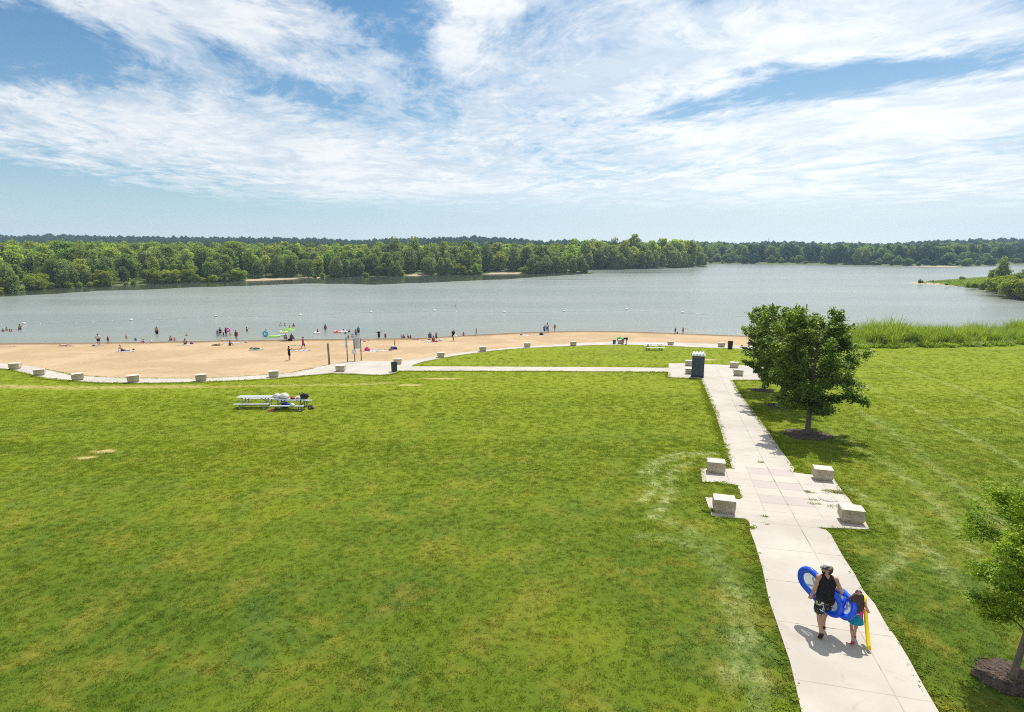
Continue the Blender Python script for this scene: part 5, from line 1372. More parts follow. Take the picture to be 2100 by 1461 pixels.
# ------------------------------------------------------------------ people on the sand and in the water
NAVY, BLK, WHT, TEAL, PINK, RED_, GRN, PURP = (.02, .03, .12), (.012, .012, .015), (.72, .72, .70), (.02, .22, .32), (.62, .08, .30), (.50, .05, .05), (.05, .32, .08), (.18, .05, .25)
BRN, DKB, BLD = (.05, .025, .015), (.018, .012, .010), (.40, .27, .12)
def sand_at(px, py):
    q = gp(px, py); return Vector((q.x, q.y, q.z + .022))
def in_water(px, py, depth):
    q = gpz(px, py); return Vector((q.x, q.y, -depth))
S_ = lambda px, py: sand_at(px, py)
PPL = [
 # on the sand, left to right
 ('person standing in pale shirt and dark shorts by the left shoreline', S_(203, 709), .25, 1.72, 'stand', ('hip', 'hip'), 1, (('tee', (.55, .53, .50)), ('shorts', BLK)), ('short', DKB), False),
 ('small child in dark swimsuit standing left of the pale towel pair', S_(222.5, 705.5), 1.2, 1.12, 'stand', ('down', 'out'), 2, (('suit', (.10, .03, .08)),), ('tail', DKB), True),
 ('small blond child in pink at the left water edge', S_(260, 700.5), .3, 1.12, 'stand', ('down', 'down'), 3, (('suit', (.70, .38, .40)),), ('short', BLD), True),
 ('child crouching at the water edge in blue with a white hat', S_(279.5, 700.5), 1.5, 1.1, 'crouch', ('ground', 'ground'), 0, (('tee', (.05, .12, .32)), ('shorts', NAVY)), ('short', BRN), False),
 ('person sitting at the water edge in pink beside scattered clothes', S_(295, 704), 2.2, 1.2, 'knees', ('knee', 'knee'), 1, (('suit', (.45, .10, .25)),), ('long', DKB), True),
 ('bare backed person sitting at the water edge beside a pink child', S_(350, 700), .2, 1.6, 'knees', ('knee', 'knee'), 3, (('trunks', BLK),), ('short', DKB), False),
 ('small child in pink sitting beside a bare backed person', S_(357.5, 700), -.3, 1.15, 'knees', ('knee', 'knee'), 0, (('suit', (.72, .25, .32)),), ('short', BLD), True),
 ('person in dark trunks sitting upright on a white towel', S_(380, 707), .4, 1.65, 'knees', ('knee', 'knee'), 1, (('trunks', NAVY),), ('short', DKB), False),
 ('person lying on a pale towel on the far left sand', S_(134, 710), -1.45, 1.65, 'lie', ('down', 'down'), 3, (('bra', (.70, .35, .35)), ('bottom', (.70, .35, .35))), ('long', DKB), True),
 ('man leaning back on a pale blue towel with legs out', S_(251, 721), -1.5, 1.75, 'sit', ('back', 'back'), 0, (('trunks', (.04, .05, .15)),), ('short', DKB), False),
 ('person in a hat sitting on the sand left of the long blue towel', S_(444.5, 709.5), -.8, 1.5, 'lie', ('down', 'down'), 1, (('suit', BLK),), ('short', BRN), True),
 ('dark haired person curled up on the sand below the long blue towel', S_(471, 709.5), -1.1, 1.55, 'knees', ('knee', 'knee'), 2, (('tee', (.10, .09, .11)), ('shorts', BLK)), ('short', DKB), False),
 ('person lying face down on a green towel in the middle of the sand', S_(522, 717), 1.45, 1.6, 'lie', ('down', 'down'), 2, (('suit', (.04, .10, .09)),), ('long', DKB), True),
 ('woman in red and dark swimsuit walking along the shoreline', S_(485.5, 700), .5, 1.68, 'walk', ('down', 'down'), 2, (('suit', (.20, .02, .03)),), ('tail', DKB), True),
 ('person sitting in the left chair under the green umbrella', S_(586, 699), .3, 1.6, 'chair', ('knee', 'knee'), 1, (('tee', (.35, .32, .32)), ('shorts', BLK)), ('short', DKB), False),
 ('person sitting in the right chair under the green umbrella', S_(599.5, 699), -.1, 1.6, 'chair', ('knee', 'knee'), 2, (('tee', (.16, .05, .14)), ('shorts', NAVY)), ('short', DKB), True),
 ('woman walking in a long magenta dress below the umbrella', S_(622, 715.5), -1.3, 1.66, 'walk', ('fwd', 'down'), 2, (('dress', (.42, .02, .22)),), ('tail', BRN), True),
 ('woman all in black standing on the sand with one arm stretched out', S_(594, 739.5), -.9, 1.72, 'stand', ('fwd', 'out'), 1, (('tank', BLK), ('trunks', BLK)), ('short', DKB), True),
 ('bare child sitting at the water edge, left of the small pair', S_(824.5, 694), .2, 1.2, 'knees', ('knee', 'knee'), 0, (('tee', (.45, .35, .45)),), ('short', DKB), False),
 ('bare child sitting at the water edge, right of the small pair', S_(828, 694), -.2, 1.15, 'knees', ('knee', 'knee'), 1, (('trunks', NAVY),), ('short', DKB), False),
 ('small crouching child digging at the water edge', S_(838, 694), .9, 1.05, 'crouch', ('ground', 'ground'), 2, (('trunks', (.10, .04, .03)),), ('short', DKB), False),
 ('child sitting beside the digging child at the water edge', S_(841.5, 694.5), -.4, 1.05, 'knees', ('knee', 'knee'), 0, (('suit', (.35, .10, .08)),), ('long', DKB), True),
 ('person in navy sitting in a low chair on the white blanket', S_(882, 696.5), .1, 1.65, 'chair', ('knee', 'knee'), 1, (('tee', (.02, .05, .10)), ('shorts', BLK)), ('short', DKB), False),
 ('bare backed person sitting on red beside the white blanket', S_(889.5, 701), .5, 1.65, 'knees', ('knee', 'knee'), 2, (('trunks', (.20, .04, .03)),), ('short', DKB), False),
 ('slim child in green standing beside the white blanket', S_(895, 699.5), -.5, 1.35, 'stand', ('down', 'fwd'), 1, (('trunks', (.05, .10, .04)),), ('short', DKB), False),
 ('person in black walking with a white bag along the sand', S_(930, 700), .3, 1.72, 'walk', ('down', 'down'), 1, (('tee', BLK), ('shorts', BLK)), ('short', (.35, .14, .07)), True),
 ('child in bright pink kneeling at the water edge', S_(951, 689), .6, 1.2, 'knees', ('knee', 'knee'), 0, (('suit', (.75, .08, .30)),), ('long', BRN), True),
 ('bare boy walking at the water edge', S_(977, 688), 1.2, 1.25, 'walk', ('down', 'fwd'), 0, (('trunks', (.45, .28, .22)),), ('short', DKB), False),
 ('boy in blue shirt and shorts in front of the tall adult', S_(1116.6, 685.5), .2, 1.45, 'stand', ('down', 'up'), 0, (('tee', (.03, .12, .42)), ('trunks', (.03, .08, .35))), ('short', BLD), False),
 ('tall adult in white shirt standing in the shallow water behind two boys', in_water(1122.5, 681, .15), .5, 1.75, 'stand', ('fwd', 'down'), 1, (('tee', (.55, .54, .58)), ('trunks', BLK)), ('short', DKB), False),
 ('child in green shorts facing the boy in blue', S_(1124, 684), .9, 1.2, 'stand', ('down', 'out'), 1, (('trunks', GRN),), ('short', BRN), False),
 ('girl in pink swimsuit standing right of the group by the water', S_(1137.5, 680.3), .3, 1.28, 'stand', ('down', 'down'), 1, (('suit', (.45, .14, .14)),), ('tail', DKB), True),
 ('child in dark blue standing at the water, left of the far right trio', S_(1384.5, 685.3), .4, 1.05, 'stand', ('down', 'down'), 1, (('tee', NAVY), ('trunks', (.15, .05, .12))), ('short', DKB), False),
 ('toddler in red sitting at the water edge between two children', S_(1389, 685.6), .0, .85, 'knees', ('knee', 'knee'), 1, (('suit', (.35, .04, .06)),), ('short', DKB), False),
 ('child in pink and dark standing at the water, right of the far right trio', S_(1400.5, 686), -.3, 1.15, 'stand', ('down', 'out'), 1, (('suit', (.42, .16, .20)),), ('tail', DKB), True),
 ('woman bending over beside a stone block and a green bag', S_(1284, 707), 1.45, 1.7, 'bend', ('ground', 'ground'), 1, (('tank', NAVY), ('shorts', (.06, .05, .08))), ('short', BRN), True),
 # standing or wading
 ('big man in dark trunks wading alone on the left', in_water(322, 685.3, .55), .2, 1.82, 'wade', ('down', 'down'), 1, (('trunks', BLK),), ('short', DKB), False),
 ('woman in black bikini wading beside a small child', in_water(452.3, 689, .30), .4, 1.68, 'wade', ('hip', 'down'), 1, (('bra', BLK), ('bottom', BLK)), ('tail', DKB), True),
 ('child in dark suit splashing between the two women', in_water(458.6, 688, .55), -.6, 1.15, 'wade', ('out', 'down'), 2, (('suit', BLK),), ('short', DKB), False),
 ('woman in black swimsuit wading with a pink ring', in_water(464, 689.3, .28), -.4, 1.66, 'wade', ('down', 'fwd'), 1, (('suit', BLK),), ('tail', BRN), True),
 ('toddler in yellow wading beside the woman with the pink ring', in_water(472, 688, .45), .7, 1.02, 'wade', ('fwd', 'down'), 0, (('suit', (.60, .50, .10)),), ('short', BLD), False),
 ('person holding a tall pale blue board at the left of the women', in_water(447.2, 689, .35), .9, 1.4, 'wade', ('down', 'fwd'), 0, (('suit', (.30, .10, .20)),), ('short', BRN), True),
 ('woman with long hair wading alone in the middle of the swim area', in_water(667.5, 677.5, .62), .3, 1.68, 'wade', ('down', 'down'), 1, (('suit', (.20, .07, .05)),), ('long', BRN), True),
 ('bare chested boy in royal blue shorts standing behind the signs', in_water(730, 690.5, .12), .2, 1.35, 'stand', ('hip', 'hip'), 1, (('trunks', (.02, .07, .38)),), ('short', DKB), False),
 ('person in teal shirt standing in the shallows behind the signs', in_water(735.3, 688.6, .12), -.2, 1.66, 'stand', ('down', 'down'), 1, (('tee', (.03, .20, .32)), ('shorts', BLK)), ('short', DKB), False),
 ('person in black shirt and white cap wading right of the signs', in_water(777.3, 694, .30), .3, 1.6, 'wade', ('out', 'out'), 1, (('tee', BLK), ('trunks', BLK)), ('short', BLD), False),
 ('small bare child wading right of the person in white cap', in_water(790.5, 693.6, .30), .1, 1.15, 'wade', ('down', 'down'), 2, (('trunks', (.25, .08, .06)),), ('short', DKB), False),
 ('child behind the turquoise swim ring', in_water(546, 686.5, .25), .2, 1.25, 'wade', ('down', 'down'), 0, (('suit', (.55, .20, .30)),), ('short', BRN), True),
 # mostly under water
 ('swimmer at the far left edge, only shoulders showing', in_water(6.5, 680, 1.0), .4, 1.5, 'wade', ('down', 'down'), 2, (('suit', (.35, .10, .08)),), ('short', BRN), True),
 ('swimmer second from the left edge with bare chest', in_water(14, 678, .85), .0, 1.5, 'wade', ('down', 'down'), 3, (('trunks', NAVY),), ('short', BRN), False),
 ('swimmer with only the head above water at the left', in_water(20, 679.5, 1.25), .3, 1.6, 'wade', ('down', 'down'), 1, (('trunks', NAVY),), ('short', DKB), False),
 ('swimmer low in the water left of the adult with child', in_water(23.5, 680.3, 1.2), .3, 1.6, 'wade', ('down', 'down'), 1, (('trunks', NAVY),), ('short', BRN), False),
 ('bare adult in the water holding a child near the leftmost buoy', in_water(41.5, 676, .78), .3, 1.75, 'wade', ('fwd', 'fwd'), 1, (('trunks', NAVY),), ('short', DKB), False),
 ('child held by the adult near the leftmost buoy', in_water(38.8, 677.3, .7), -.6, 1.2, 'wade', ('out', 'down'), 2, (('suit', (.10, .03, .04)),), ('short', DKB), False),
 ('swimmer whose head shows right of the wading man', in_water(383, 688.8, 1.22), .6, 1.65, 'wade', ('down', 'down'), 0, (('trunks', NAVY),), ('short', BLD), False),
 ('swimmer splashing with one arm in the middle left', in_water(506.6, 679.5, .85), -.9, 1.6, 'wade', ('down', 'out'), 1, (('suit', (.30, .06, .08)),), ('short', DKB), True),
 ('swimmer in dark hair, left of four far out', in_water(576, 668.5, .98), .2, 1.6, 'wade', ('down', 'down'), 1, (('suit', WHT),), ('short', DKB), True),
 ('swimmer with reddish face, second of four far out', in_water(584.3, 667.8, 1.15), .2, 1.6, 'wade', ('down', 'down'), 0, (('trunks', NAVY),), ('short', BRN), False),
 ('swimmer with head just showing, third of four far out', in_water(594, 671.8, 1.25), .2, 1.6, 'wade', ('down', 'down'), 1, (('trunks', NAVY),), ('short', BRN), False),
 ('swimmer with dark hair, right of four far out', in_water(602.3, 669.5, 1.05), .2, 1.6, 'wade', ('down', 'down'), 1, (('suit', RED_),), ('short', DKB), True),
 ('swimmer leaning over a white ring left of the long haired woman', in_water(651.5, 684, .75), -.5, 1.5, 'wade', ('fwd', 'fwd'), 1, (('suit', (.40, .04, .05)),), ('short', DKB), True),
 ('swimmer on a white tube behind the signs', in_water(704.8, 681.5, .95), .3, 1.5, 'wade', ('fwd', 'fwd'), 1, (('suit', NAVY),), ('short', DKB), True),
 ('child in the water just below the white tube', in_water(708.3, 684.5, .72), .3, 1.15, 'wade', ('down', 'down'), 1, (('suit', (.08, .08, .06)),), ('short', DKB), True),
 ('swimmer in red right of the white tube', in_water(711.8, 682, .98), .1, 1.45, 'wade', ('down', 'down'), 1, (('suit', (.35, .05, .10)),), ('short', BRN), True),
 ('swimmer with brown hair farthest right behind the signs', in_water(716.2, 681.3, .98), .1, 1.45, 'wade', ('down', 'down'), 2, (('suit', (.15, .06, .05)),), ('short', BRN), True),
 ('head of a swimmer beside the narrow upright sign', in_water(714.4, 694.3, .38), .1, 1.0, 'wade', ('down', 'down'), 1, (('suit', (.45, .12, .12)),), ('short', DKB), True),
 ('child riding the pale yellow float behind the umbrella', in_water(582.5, 681.5, .62), .4, 1.1, 'wade', ('fwd', 'fwd'), 0, (('suit', (.60, .50, .15)),), ('short', BLD), True),
 ('fisher sitting on the tip of the far spit', Vector((gpz(1914, 577.5, 1.0).x, gpz(1914, 577.5, 1.0).y, float(spit_z(gpz(1914, 577.5, 1.0).x, gpz(1914, 577.5, 1.0).y)))), .4, 1.7, 'knees', ('knee', 'knee'), 1, (('tee', BLK), ('trunks', BLK)), ('short', DKB), False),
]
for lb, loc, yaw, h, pose, arms, sk, wear, hair, fem in PPL:
    cap = None
    if 'white hat' in lb or 'white cap' in lb: cap = (.75, .74, .70)
    elif 'in a hat' in lb: cap = (.50, .38, .24)
    person(lb, loc, yaw, h, pose, arms, sk, wear, hair, fem, cap=cap)

# ------------------------------------------------------------------ beach things
def towel(px, py, w, d, rz, rgb, label, rgb2=None, name='beach_towel', cat='towel'):
    q = sand_at(px, py); bm = bmesh.new(); nx, ny = 14, 9; rs = random.Random(int(px*7)); T = []
    for j in range(ny + 1):
        for i in range(nx + 1):
            x, y = (i/nx - .5)*w, (j/ny - .5)*d; X_, Y_ = q.x + x*cos(rz) - y*sin(rz), q.y + x*sin(rz) + y*cos(rz)
            T.append(bm.verts.new((x + rs.uniform(-.02, .02), y + rs.uniform(-.02, .02), tz(X_, Y_) - q.z + .04 + .02*sin(i*1.7 + j) + rs.uniform(0, .02))))
    fs = [bm.faces.new((T[j*(nx+1)+i], T[j*(nx+1)+i+1], T[(j+1)*(nx+1)+i+1], T[(j+1)*(nx+1)+i])) for j in range(ny) for i in range(nx)]
    for n, f in enumerate(fs):
        if rgb2 and (n % nx)//2 % 2: f.material_index = 1
    r = bmesh.ops.solidify(bm, geom=fs, thickness=-.015)
    o = bm_obj(name, bm, [cmat('terry', rgb, .95, .1), cmat('terry', rgb2 or rgb, .95, .1)], loc=q, rz=rz, smooth=True); tag(o, label, cat); return o
TOW = [(16, 712, 1.7, .9, .1, (.72, .36, .25), 'orange and pink towel at the far left sand', (.70, .55, .50)), (137, 711, 1.9, .9, .05, (.72, .55, .55), 'pale pink towel under the lying person at the left', None),
       (200, 710.3, 1.5, .8, .1, (.50, .48, .62), 'lilac towel at the feet of the person in pale shirt', None), (258, 721.8, 2.0, 1.0, .1, (.45, .52, .70), 'pale blue towel under the man leaning back', (.68, .70, .75)),
       (379, 708.7, 1.6, .9, .1, (.75, .75, .75), 'white towel under the upright sitting person', None), (302, 704.8, .9, .6, .4, (.72, .64, .58), 'small crumpled pale towel near the water on the left', None),
       (477, 704, 2.4, 1.0, .03, (.45, .66, .74), 'long light blue towel by the shoreline', (.70, .76, .80)), (525.5, 718.5, 1.7, .9, .1, (.25, .50, .38), 'green towel under the person lying face down', None),
       (618, 719.8, 2.2, 1.1, .1, (.40, .40, .68), 'blue and white striped towel below the magenta dress', (.72, .72, .78)), (608, 716.8, 1.2, .8, .0, (.80, .48, .08), 'orange yellow towel left of the magenta dress', None),
       (612, 708.6, 1.2, .7, -.1, (.74, .62, .66), 'pale pink towel above the orange one', None), (601, 710, .7, .6, .2, (.12, .50, .20), 'small bright green cloth near the umbrella', None),
       (748, 699.6, 1.3, .7, 0, (.70, .14, .16), 'red towel by the water right of the large sign', (.72, .35, .55)), (741, 720.8, .7, .5, 0, (.72, .20, .30), 'small pink cloth behind the large sign', None),
       (764, 721, 2.1, 1.2, .03, (.78, .76, .76), 'wide white blanket, left of the two spread by the cooler', None), (791, 719.6, 2.0, 1.2, .03, (.76, .73, .70), 'wide white blanket nearest the blue cooler', None),
       (770.5, 717.8, .9, .7, 0, (.70, .62, .72), 'folded lilac towel on the white blankets', None), (795, 716.8, .8, .6, 0, (.76, .66, .20), 'folded yellow towel beside the cooler', None),
       (853, 697.8, .9, .6, 0, (.10, .14, .30), 'small dark blue towel by the water', None), (867, 698.4, .6, .5, 0, (.60, .08, .14), 'small red cloth by the white blanket', None), (873.5, 703.3, 1.3, .5, .0, (.78, .77, .75), 'narrow white towel below the family group', None),
       (879, 699.8, 1.0, .9, .1, (.76, .74, .73), 'white blanket under the person in navy', None), (891.5, 702, .9, .6, .1, (.62, .10, .16), 'red towel under the bare backed person', None),
       (1075.5, 689.6, 1.8, .9, .0, (.72, .70, .76), 'pale lilac towel below the boy in blue, left one', None), (1100.5, 688.5, 1.0, .8, 0, (.76, .75, .76), 'white towel left of the black bag', None), (1117, 689.2, .9, .7, .1, (.60, .58, .74), 'pale violet towel right of the black bag', None)]
for t in TOW: towel(*t[:7], rgb2=t[7])
def bag(px, py, w, h, rgb, label, loc=None, strap=True, d=None, cat='bag', name='bag', rz=0.0, seed=1):
    q = loc if loc is not None else sand_at(px, py); rs = random.Random(seed + int(px)); d = d or w*.6
    b = [(v3(-w*.28, 0, h*.34), v3(w*.28, 0, h*.30), h*.34, h*.36), (v3(-w*.2, d*.18, h*.3), v3(w*.2, -d*.18, h*.3), h*.33, h*.33), (v3(-w*.15, 0, h*.55), v3(w*.16, .02, h*.62), h*.24, h*.20)]
    root = empty(name, q, rz); tag(root, label, cat)
    sdf_mesh('sack', b, max(.012, h*.07), .05, cmat('bag_cloth', rgb, .8, .2, .2, 14.), root, clip=lambda X_, Y_, Z: -Z)
    if strap:
        bm = bmesh.new(); tube(bm, [(-w*.22, 0, h*.6), (-w*.15, 0, h*1.0), (w*.15, 0, h*1.02), (w*.22, 0, h*.6)], .012, 6); bm_obj('strap', bm, cmat('bag_cloth', tuple(c*.6 for c in rgb), .8, .2, .2, 14.), root)
    return root
bag(393, 706.3, .5, .35, PURP, 'purple bag beside the white towel'); bag(192.5, 710.2, .5, .22, (.05, .06, .12), 'dark flat bag on the lilac towel'); bag(274, 718.2, .3, .2, (.10, .07, .05), 'small dark bag at the feet of the man leaning back')
bag(449.5, 709.5, .4, .25, (.30, .22, .14), 'small brown bag beside the person in a hat'); bag(504.5, 703.3, .5, .25, (.30, .36, .55), 'small blue grey bag by the shoreline'); bag(594.5, 700, .6, .5, BLK, 'black bag between the two chairs under the umbrella')
bag(747.5, 702, .35, .22, (.25, .28, .24), 'small grey bag below the red towel'); bag(753, 720.5, .55, .65, (.60, .06, .22), 'pink and white bag at the left end of the white blankets'); bag(800, 720, .3, .35, (.40, .04, .05), 'small red bag in front of the cooler')
bag(903, 700.3, .6, .5, (.64, .65, .66), 'pale grey bag right of the family group'); bag(895, 701.8, .3, .25, PINK, 'small pink bag by the standing child'); bag(1110, 687.4, .6, .45, BLK, 'black bag between the pale towels'); bag(1271, 699, .75, .7, (.14, .52, .12), 'bright green bag standing behind the stone block')
bag(1069, 688.6, .35, .3, PURP, 'small violet bag on the left pale towel'); bag(933.6, 690.0, .01, .01, WHT, 'x') if False else None
q = S_(933.2, 700); bag(0, 0, .5, .55, (.66, .67, .70), 'white bag carried by the person in black', loc=Vector((q.x, q.y, q.z + .55)))
def ring(name, c, R1, r, tilt, mat, label, cat='swim ring', squash=1.0, rz=0.0, mat2=None):
    root = empty(name, c); root.rotation_euler = (tilt, 0, rz); tag(root, label, cat); bm = bmesh.new(); N = 28
    tube(bm, [(cos(2*pi*k/N)*R1, sin(2*pi*k/N)*R1*squash, 0) for k in range(N)], r, 10, closed=True); bm_obj('tube', bm, mat, root, smooth=True)
    bm = bmesh.new(); tube(bm, [(cos(2*pi*k/N)*(R1 + r*.95), sin(2*pi*k/N)*(R1 + r*.95)*squash, 0) for k in range(N)], .012, 5, closed=True); bm_obj('seam', bm, mat2 or mat, root, smooth=True)
    return root
V_ = lambda n, c: cmat(n, c, .25, .5, .06)
q = in_water(546, 690, 0); ring('swim_ring', Vector((q.x, q.y - .25, .48)), .36, .13, 1.35, V_('vinyl_turq', (.03, .42, .58)), 'turquoise swim ring held upright in the shallows')
q = in_water(468.7, 689.3, 0); ring('swim_ring', Vector((q.x, q.y, .98)), .26, .12, 1.4, V_('vinyl_pink', (.72, .08, .36)), 'bright pink swim ring carried by a woman in black')
q = in_water(691, 682.3, 0); ring('swim_ring', q + Vector((0, 0, .1)), .42, .15, .15, V_('vinyl_red', (.75, .12, .08)), 'red and orange swim ring floating alone', mat2=V_('vinyl_yel', (.8, .5, .05)))
q = in_water(650, 684, 0); ring('swim_ring', q + Vector((0, -.1, .1)), .38, .13, .1, V_('vinyl_white', (.74, .76, .80)), 'white swim ring under a leaning swimmer')
q = in_water(706, 682, 0); ring('swim_ring', q + Vector((0, -.15, .1)), .50, .14, .1, V_('vinyl_white', (.74, .76, .80)), 'white tube among the swimmers behind the signs', squash=.8)
q = in_water(582, 682.5, 0); ring('swim_ring', q + Vector((0, -.1, .1)), .55, .16, .1, V_('vinyl_cream', (.74, .72, .34)), 'pale yellow float carrying a child behind the umbrella', squash=.8)
def lilo(px, py, w, d, rz, c1, c2, label):
    q = gpz(px, py); root = empty('air_mattress', q + Vector((0, 0, .06)), rz); tag(root, label, 'air mattress'); bm = bmesh.new(); n = 6
    for k in range(n): y = (k/(n-1) - .5)*d; tube(bm, [(-w/2, y, 0), (-w*.46, y, .02), (w*.46, y, .02), (w/2, y, 0)], [d/n*.3, d/n*.6, d/n*.6, d/n*.3], 8)
    bm_obj('bed', bm, V_('vinyl_' + label[:5], c1), root, smooth=True); bm = bmesh.new(); tube(bm, [(w*.46, -d/2, .08), (w*.46, d/2, .08)], .10, 8); bm_obj('pillow', bm, V_('vinyl_p' + label[:5], c2), root, smooth=True)
lilo(562, 691, 1.75, .75, .05, (.36, .68, .10), (.72, .68, .10), 'lime green and yellow air mattress in the shallows'); lilo(577, 688.8, .95, .6, .0, (.30, .66, .72), (.5, .75, .8), 'light blue air mattress beside the umbrella')
def make_board():
    q = in_water(446.2, 689.2, .05); bm = bmesh.new(); N = 20; pr = [(cos(2*pi*k/N)*.24*(1 - .15*max(0, sin(2*pi*k/N))), sin(2*pi*k/N)*.56) for k in range(N)]
    f = [bm.verts.new((a, 0, b + .58)) for a, b in pr]; g = [bm.verts.new((a, .07, b + .58)) for a, b in pr]; bm.faces.new(f); bm.faces.new(g[::-1])
    for k in range(N): bm.faces.new((f[k], g[k], g[(k+1) % N], f[(k+1) % N]))
    bmesh.ops.recalc_face_normals(bm, faces=bm.faces[:]); o = bm_obj('body_board', bm, V_('foam_blue', (.45, .52, .68)), loc=q, rz=.3); tag(o, 'pale blue body board held upright in the water', 'body board')
make_board()
def make_umbrella():
    q = S_(594, 698.5); root = empty('beach_umbrella', q); tag(root, 'lime green beach umbrella shading two chairs by the water', 'umbrella')
    bm = bmesh.new(); tube(bm, [(0, 0, -.2), (0, 0, 1.0), (-.10, 0, 2.0)], .022, 8); bm_obj('pole', bm, M_WHITE, root)
    bm = bmesh.new(); N = 8; rg = []
    for t in (0, .35, .7, 1.0): rg.append([bm.verts.new((-.10 + cos(2*pi*k/(N*3))*t*1.0*(1 - .03*(k % 3 != 0)), sin(2*pi*k/(N*3))*t*1.0*(1 - .03*(k % 3 != 0)), 1.98 - .42*t**1.6 + (.02 if k % 3 else 0))) for k in range(N*3)] if t else [bm.verts.new((-.10, 0, 2.0))])
    for k in range(N*3): bm.faces.new((rg[0][0], rg[1][k], rg[1][(k+1) % (N*3)]))
    for A, B in ((rg[1], rg[2]), (rg[2], rg[3])):
        for k in range(N*3): bm.faces.new((A[k], B[k], B[(k+1) % (N*3)], A[(k+1) % (N*3)]))
    bmesh.ops.solidify(bm, geom=bm.faces[:], thickness=.01); bm_obj('canopy', bm, cmat('umbrella_green', (.36, .66, .14), .7), root)
    bm = bmesh.new()
    for k in range(N): a = 2*pi*k/N; bar(bm, (-.10, 0, 1.55), (-.10 + cos(a)*.72, sin(a)*.72, 1.72), .012)
    bm_obj('ribs', bm, M_GREYM, root)
make_umbrella()
def chair(px, py, rz, rgb, label):
    q = S_(px, py); root = empty('folding_chair', q, rz); tag(root, label, 'chair', 'folding chairs on the beach'); m = cmat('chair_cloth', rgb, .8); 
    bm = bmesh.new(); box(bm, (0, .2, .30), (.50, .46, .03), Matrix.Rotation(.12, 3, 'X')); bm_obj('seat', bm, m, root); bm = bmesh.new(); box(bm, (0, -.10, .58), (.50, .03, .56), Matrix.Rotation(.28, 3, 'X')); bm_obj('backrest', bm, m, root)
    for s in (-1, 1):
        bm = bmesh.new(); bar(bm, (s*.26, .42, 0), (s*.26, -.02, .34), .025); bar(bm, (s*.26, -.12, 0), (s*.26, .40, .32), .025); bar(bm, (s*.26, -.02, .3), (s*.26, -.2, .86), .025); bar(bm, (s*.26, -.1, .52), (s*.26, .36, .52), .03); bar(bm, (s*.26, .36, .52), (s*.26, .38, .3), .02); bm_obj('side_frame', bm, M_GREYM, root)
chair(586, 699.6, .3, (.30, .28, .30), 'grey folding chair under the left side of the umbrella'); chair(599.5, 699.6, -.1, (.10, .06, .16), 'dark purple folding chair under the right side of the umbrella'); chair(882, 697.2, .1, (.05, .07, .12), 'low navy chair on the white blanket')
def make_cooler():
    q = S_(805.5, 717.2); root = empty('cooler', q); tag(root, 'blue cooler with white lid beside the white blankets', 'cooler')
    bm = bmesh.new(); box(bm, (0, 0, .19), (.52, .36, .38), bev=.03); bm_obj('cooler_body', bm, cmat('cooler_blue', (.03, .12, .30), .4), root); bm = bmesh.new(); box(bm, (0, 0, .43), (.55, .39, .1), bev=.03); bm_obj('lid', bm, M_WHITE, root)
    bm = bmesh.new(); tube(bm, [(-.28, 0, .28), (-.31, 0, .5), (.31, 0, .5), (.28, 0, .28)], .014, 6); bm_obj('handle', bm, M_WHITE, root)
    bag(811, 717.2, .38, .45, (.03, .03, .12), 'navy backpack leaning on the cooler', strap=True)
    q = S_(809.5, 715.5); r = empty('folded_umbrella', q); tag(r, 'folded dark beach umbrella stuck upright in the sand by the cooler', 'umbrella'); bm = bmesh.new(); tube(bm, [(0, 0, -.2), (.03, 0, .85)], .018, 6); bm_obj('pole', bm, M_GREYM, r)
    bm = bmesh.new(); tube(bm, [(.02, 0, .35), (.03, 0, .75), (.04, 0, 1.1), (.05, 0, 1.3)], [.05, .065, .04, .012], 8); bm_obj('canopy', bm, cmat('canvas', (.10, .09, .08), .8), r)
make_cooler()
def ball(px, py, r, rgb, label):
    q = S_(px, py); bm = bmesh.new(); bmesh.ops.create_uvsphere(bm, u_segments=16, v_segments=10, radius=r)
    for f in bm.faces:
        if int((math.atan2(f.calc_center_median().y, f.calc_center_median().x) + pi)/(pi/3)) % 2: f.material_index = 1
    o = bm_obj('beach_ball', bm, [V_('ball_a', rgb), V_('ball_w', (.8, .78, .7))], loc=q + Vector((0, 0, r)), smooth=True); tag(o, label, 'ball')
ball(456.6, 699.8, .17, (.80, .50, .05), 'yellow beach ball at the shoreline below the women'); ball(466, 698.8, .12, (.75, .25, .05), 'small orange ball right of the yellow one'); ball(311, 702.6, .13, (.72, .70, .66), 'small white ball near the left water edge')
def bucket(px, py, h, rgb, label):
    q = S_(px, py); root = empty('bucket', q); tag(root, label, 'bucket'); bm = bmesh.new(); lathe(bm, [(h*.36, 0), (h*.46, h), (h*.49, h), (h*.49, h*1.05), (h*.42, h*1.05), (h*.34, h*.3)], 18); bm_obj('pail', bm, cmat('pail', rgb, .45), root)
    bm = bmesh.new(); tube(bm, [(cos(a)*h*.46, .0, h + sin(a)*h*.4) for a in np.linspace(0, pi, 9)], .012, 5); bm_obj('handle', bm, M_GREYM, root)
bucket(1259.5, 706, .52, (.02, .12, .13), 'dark teal bucket on the beach walk left of the stone block')

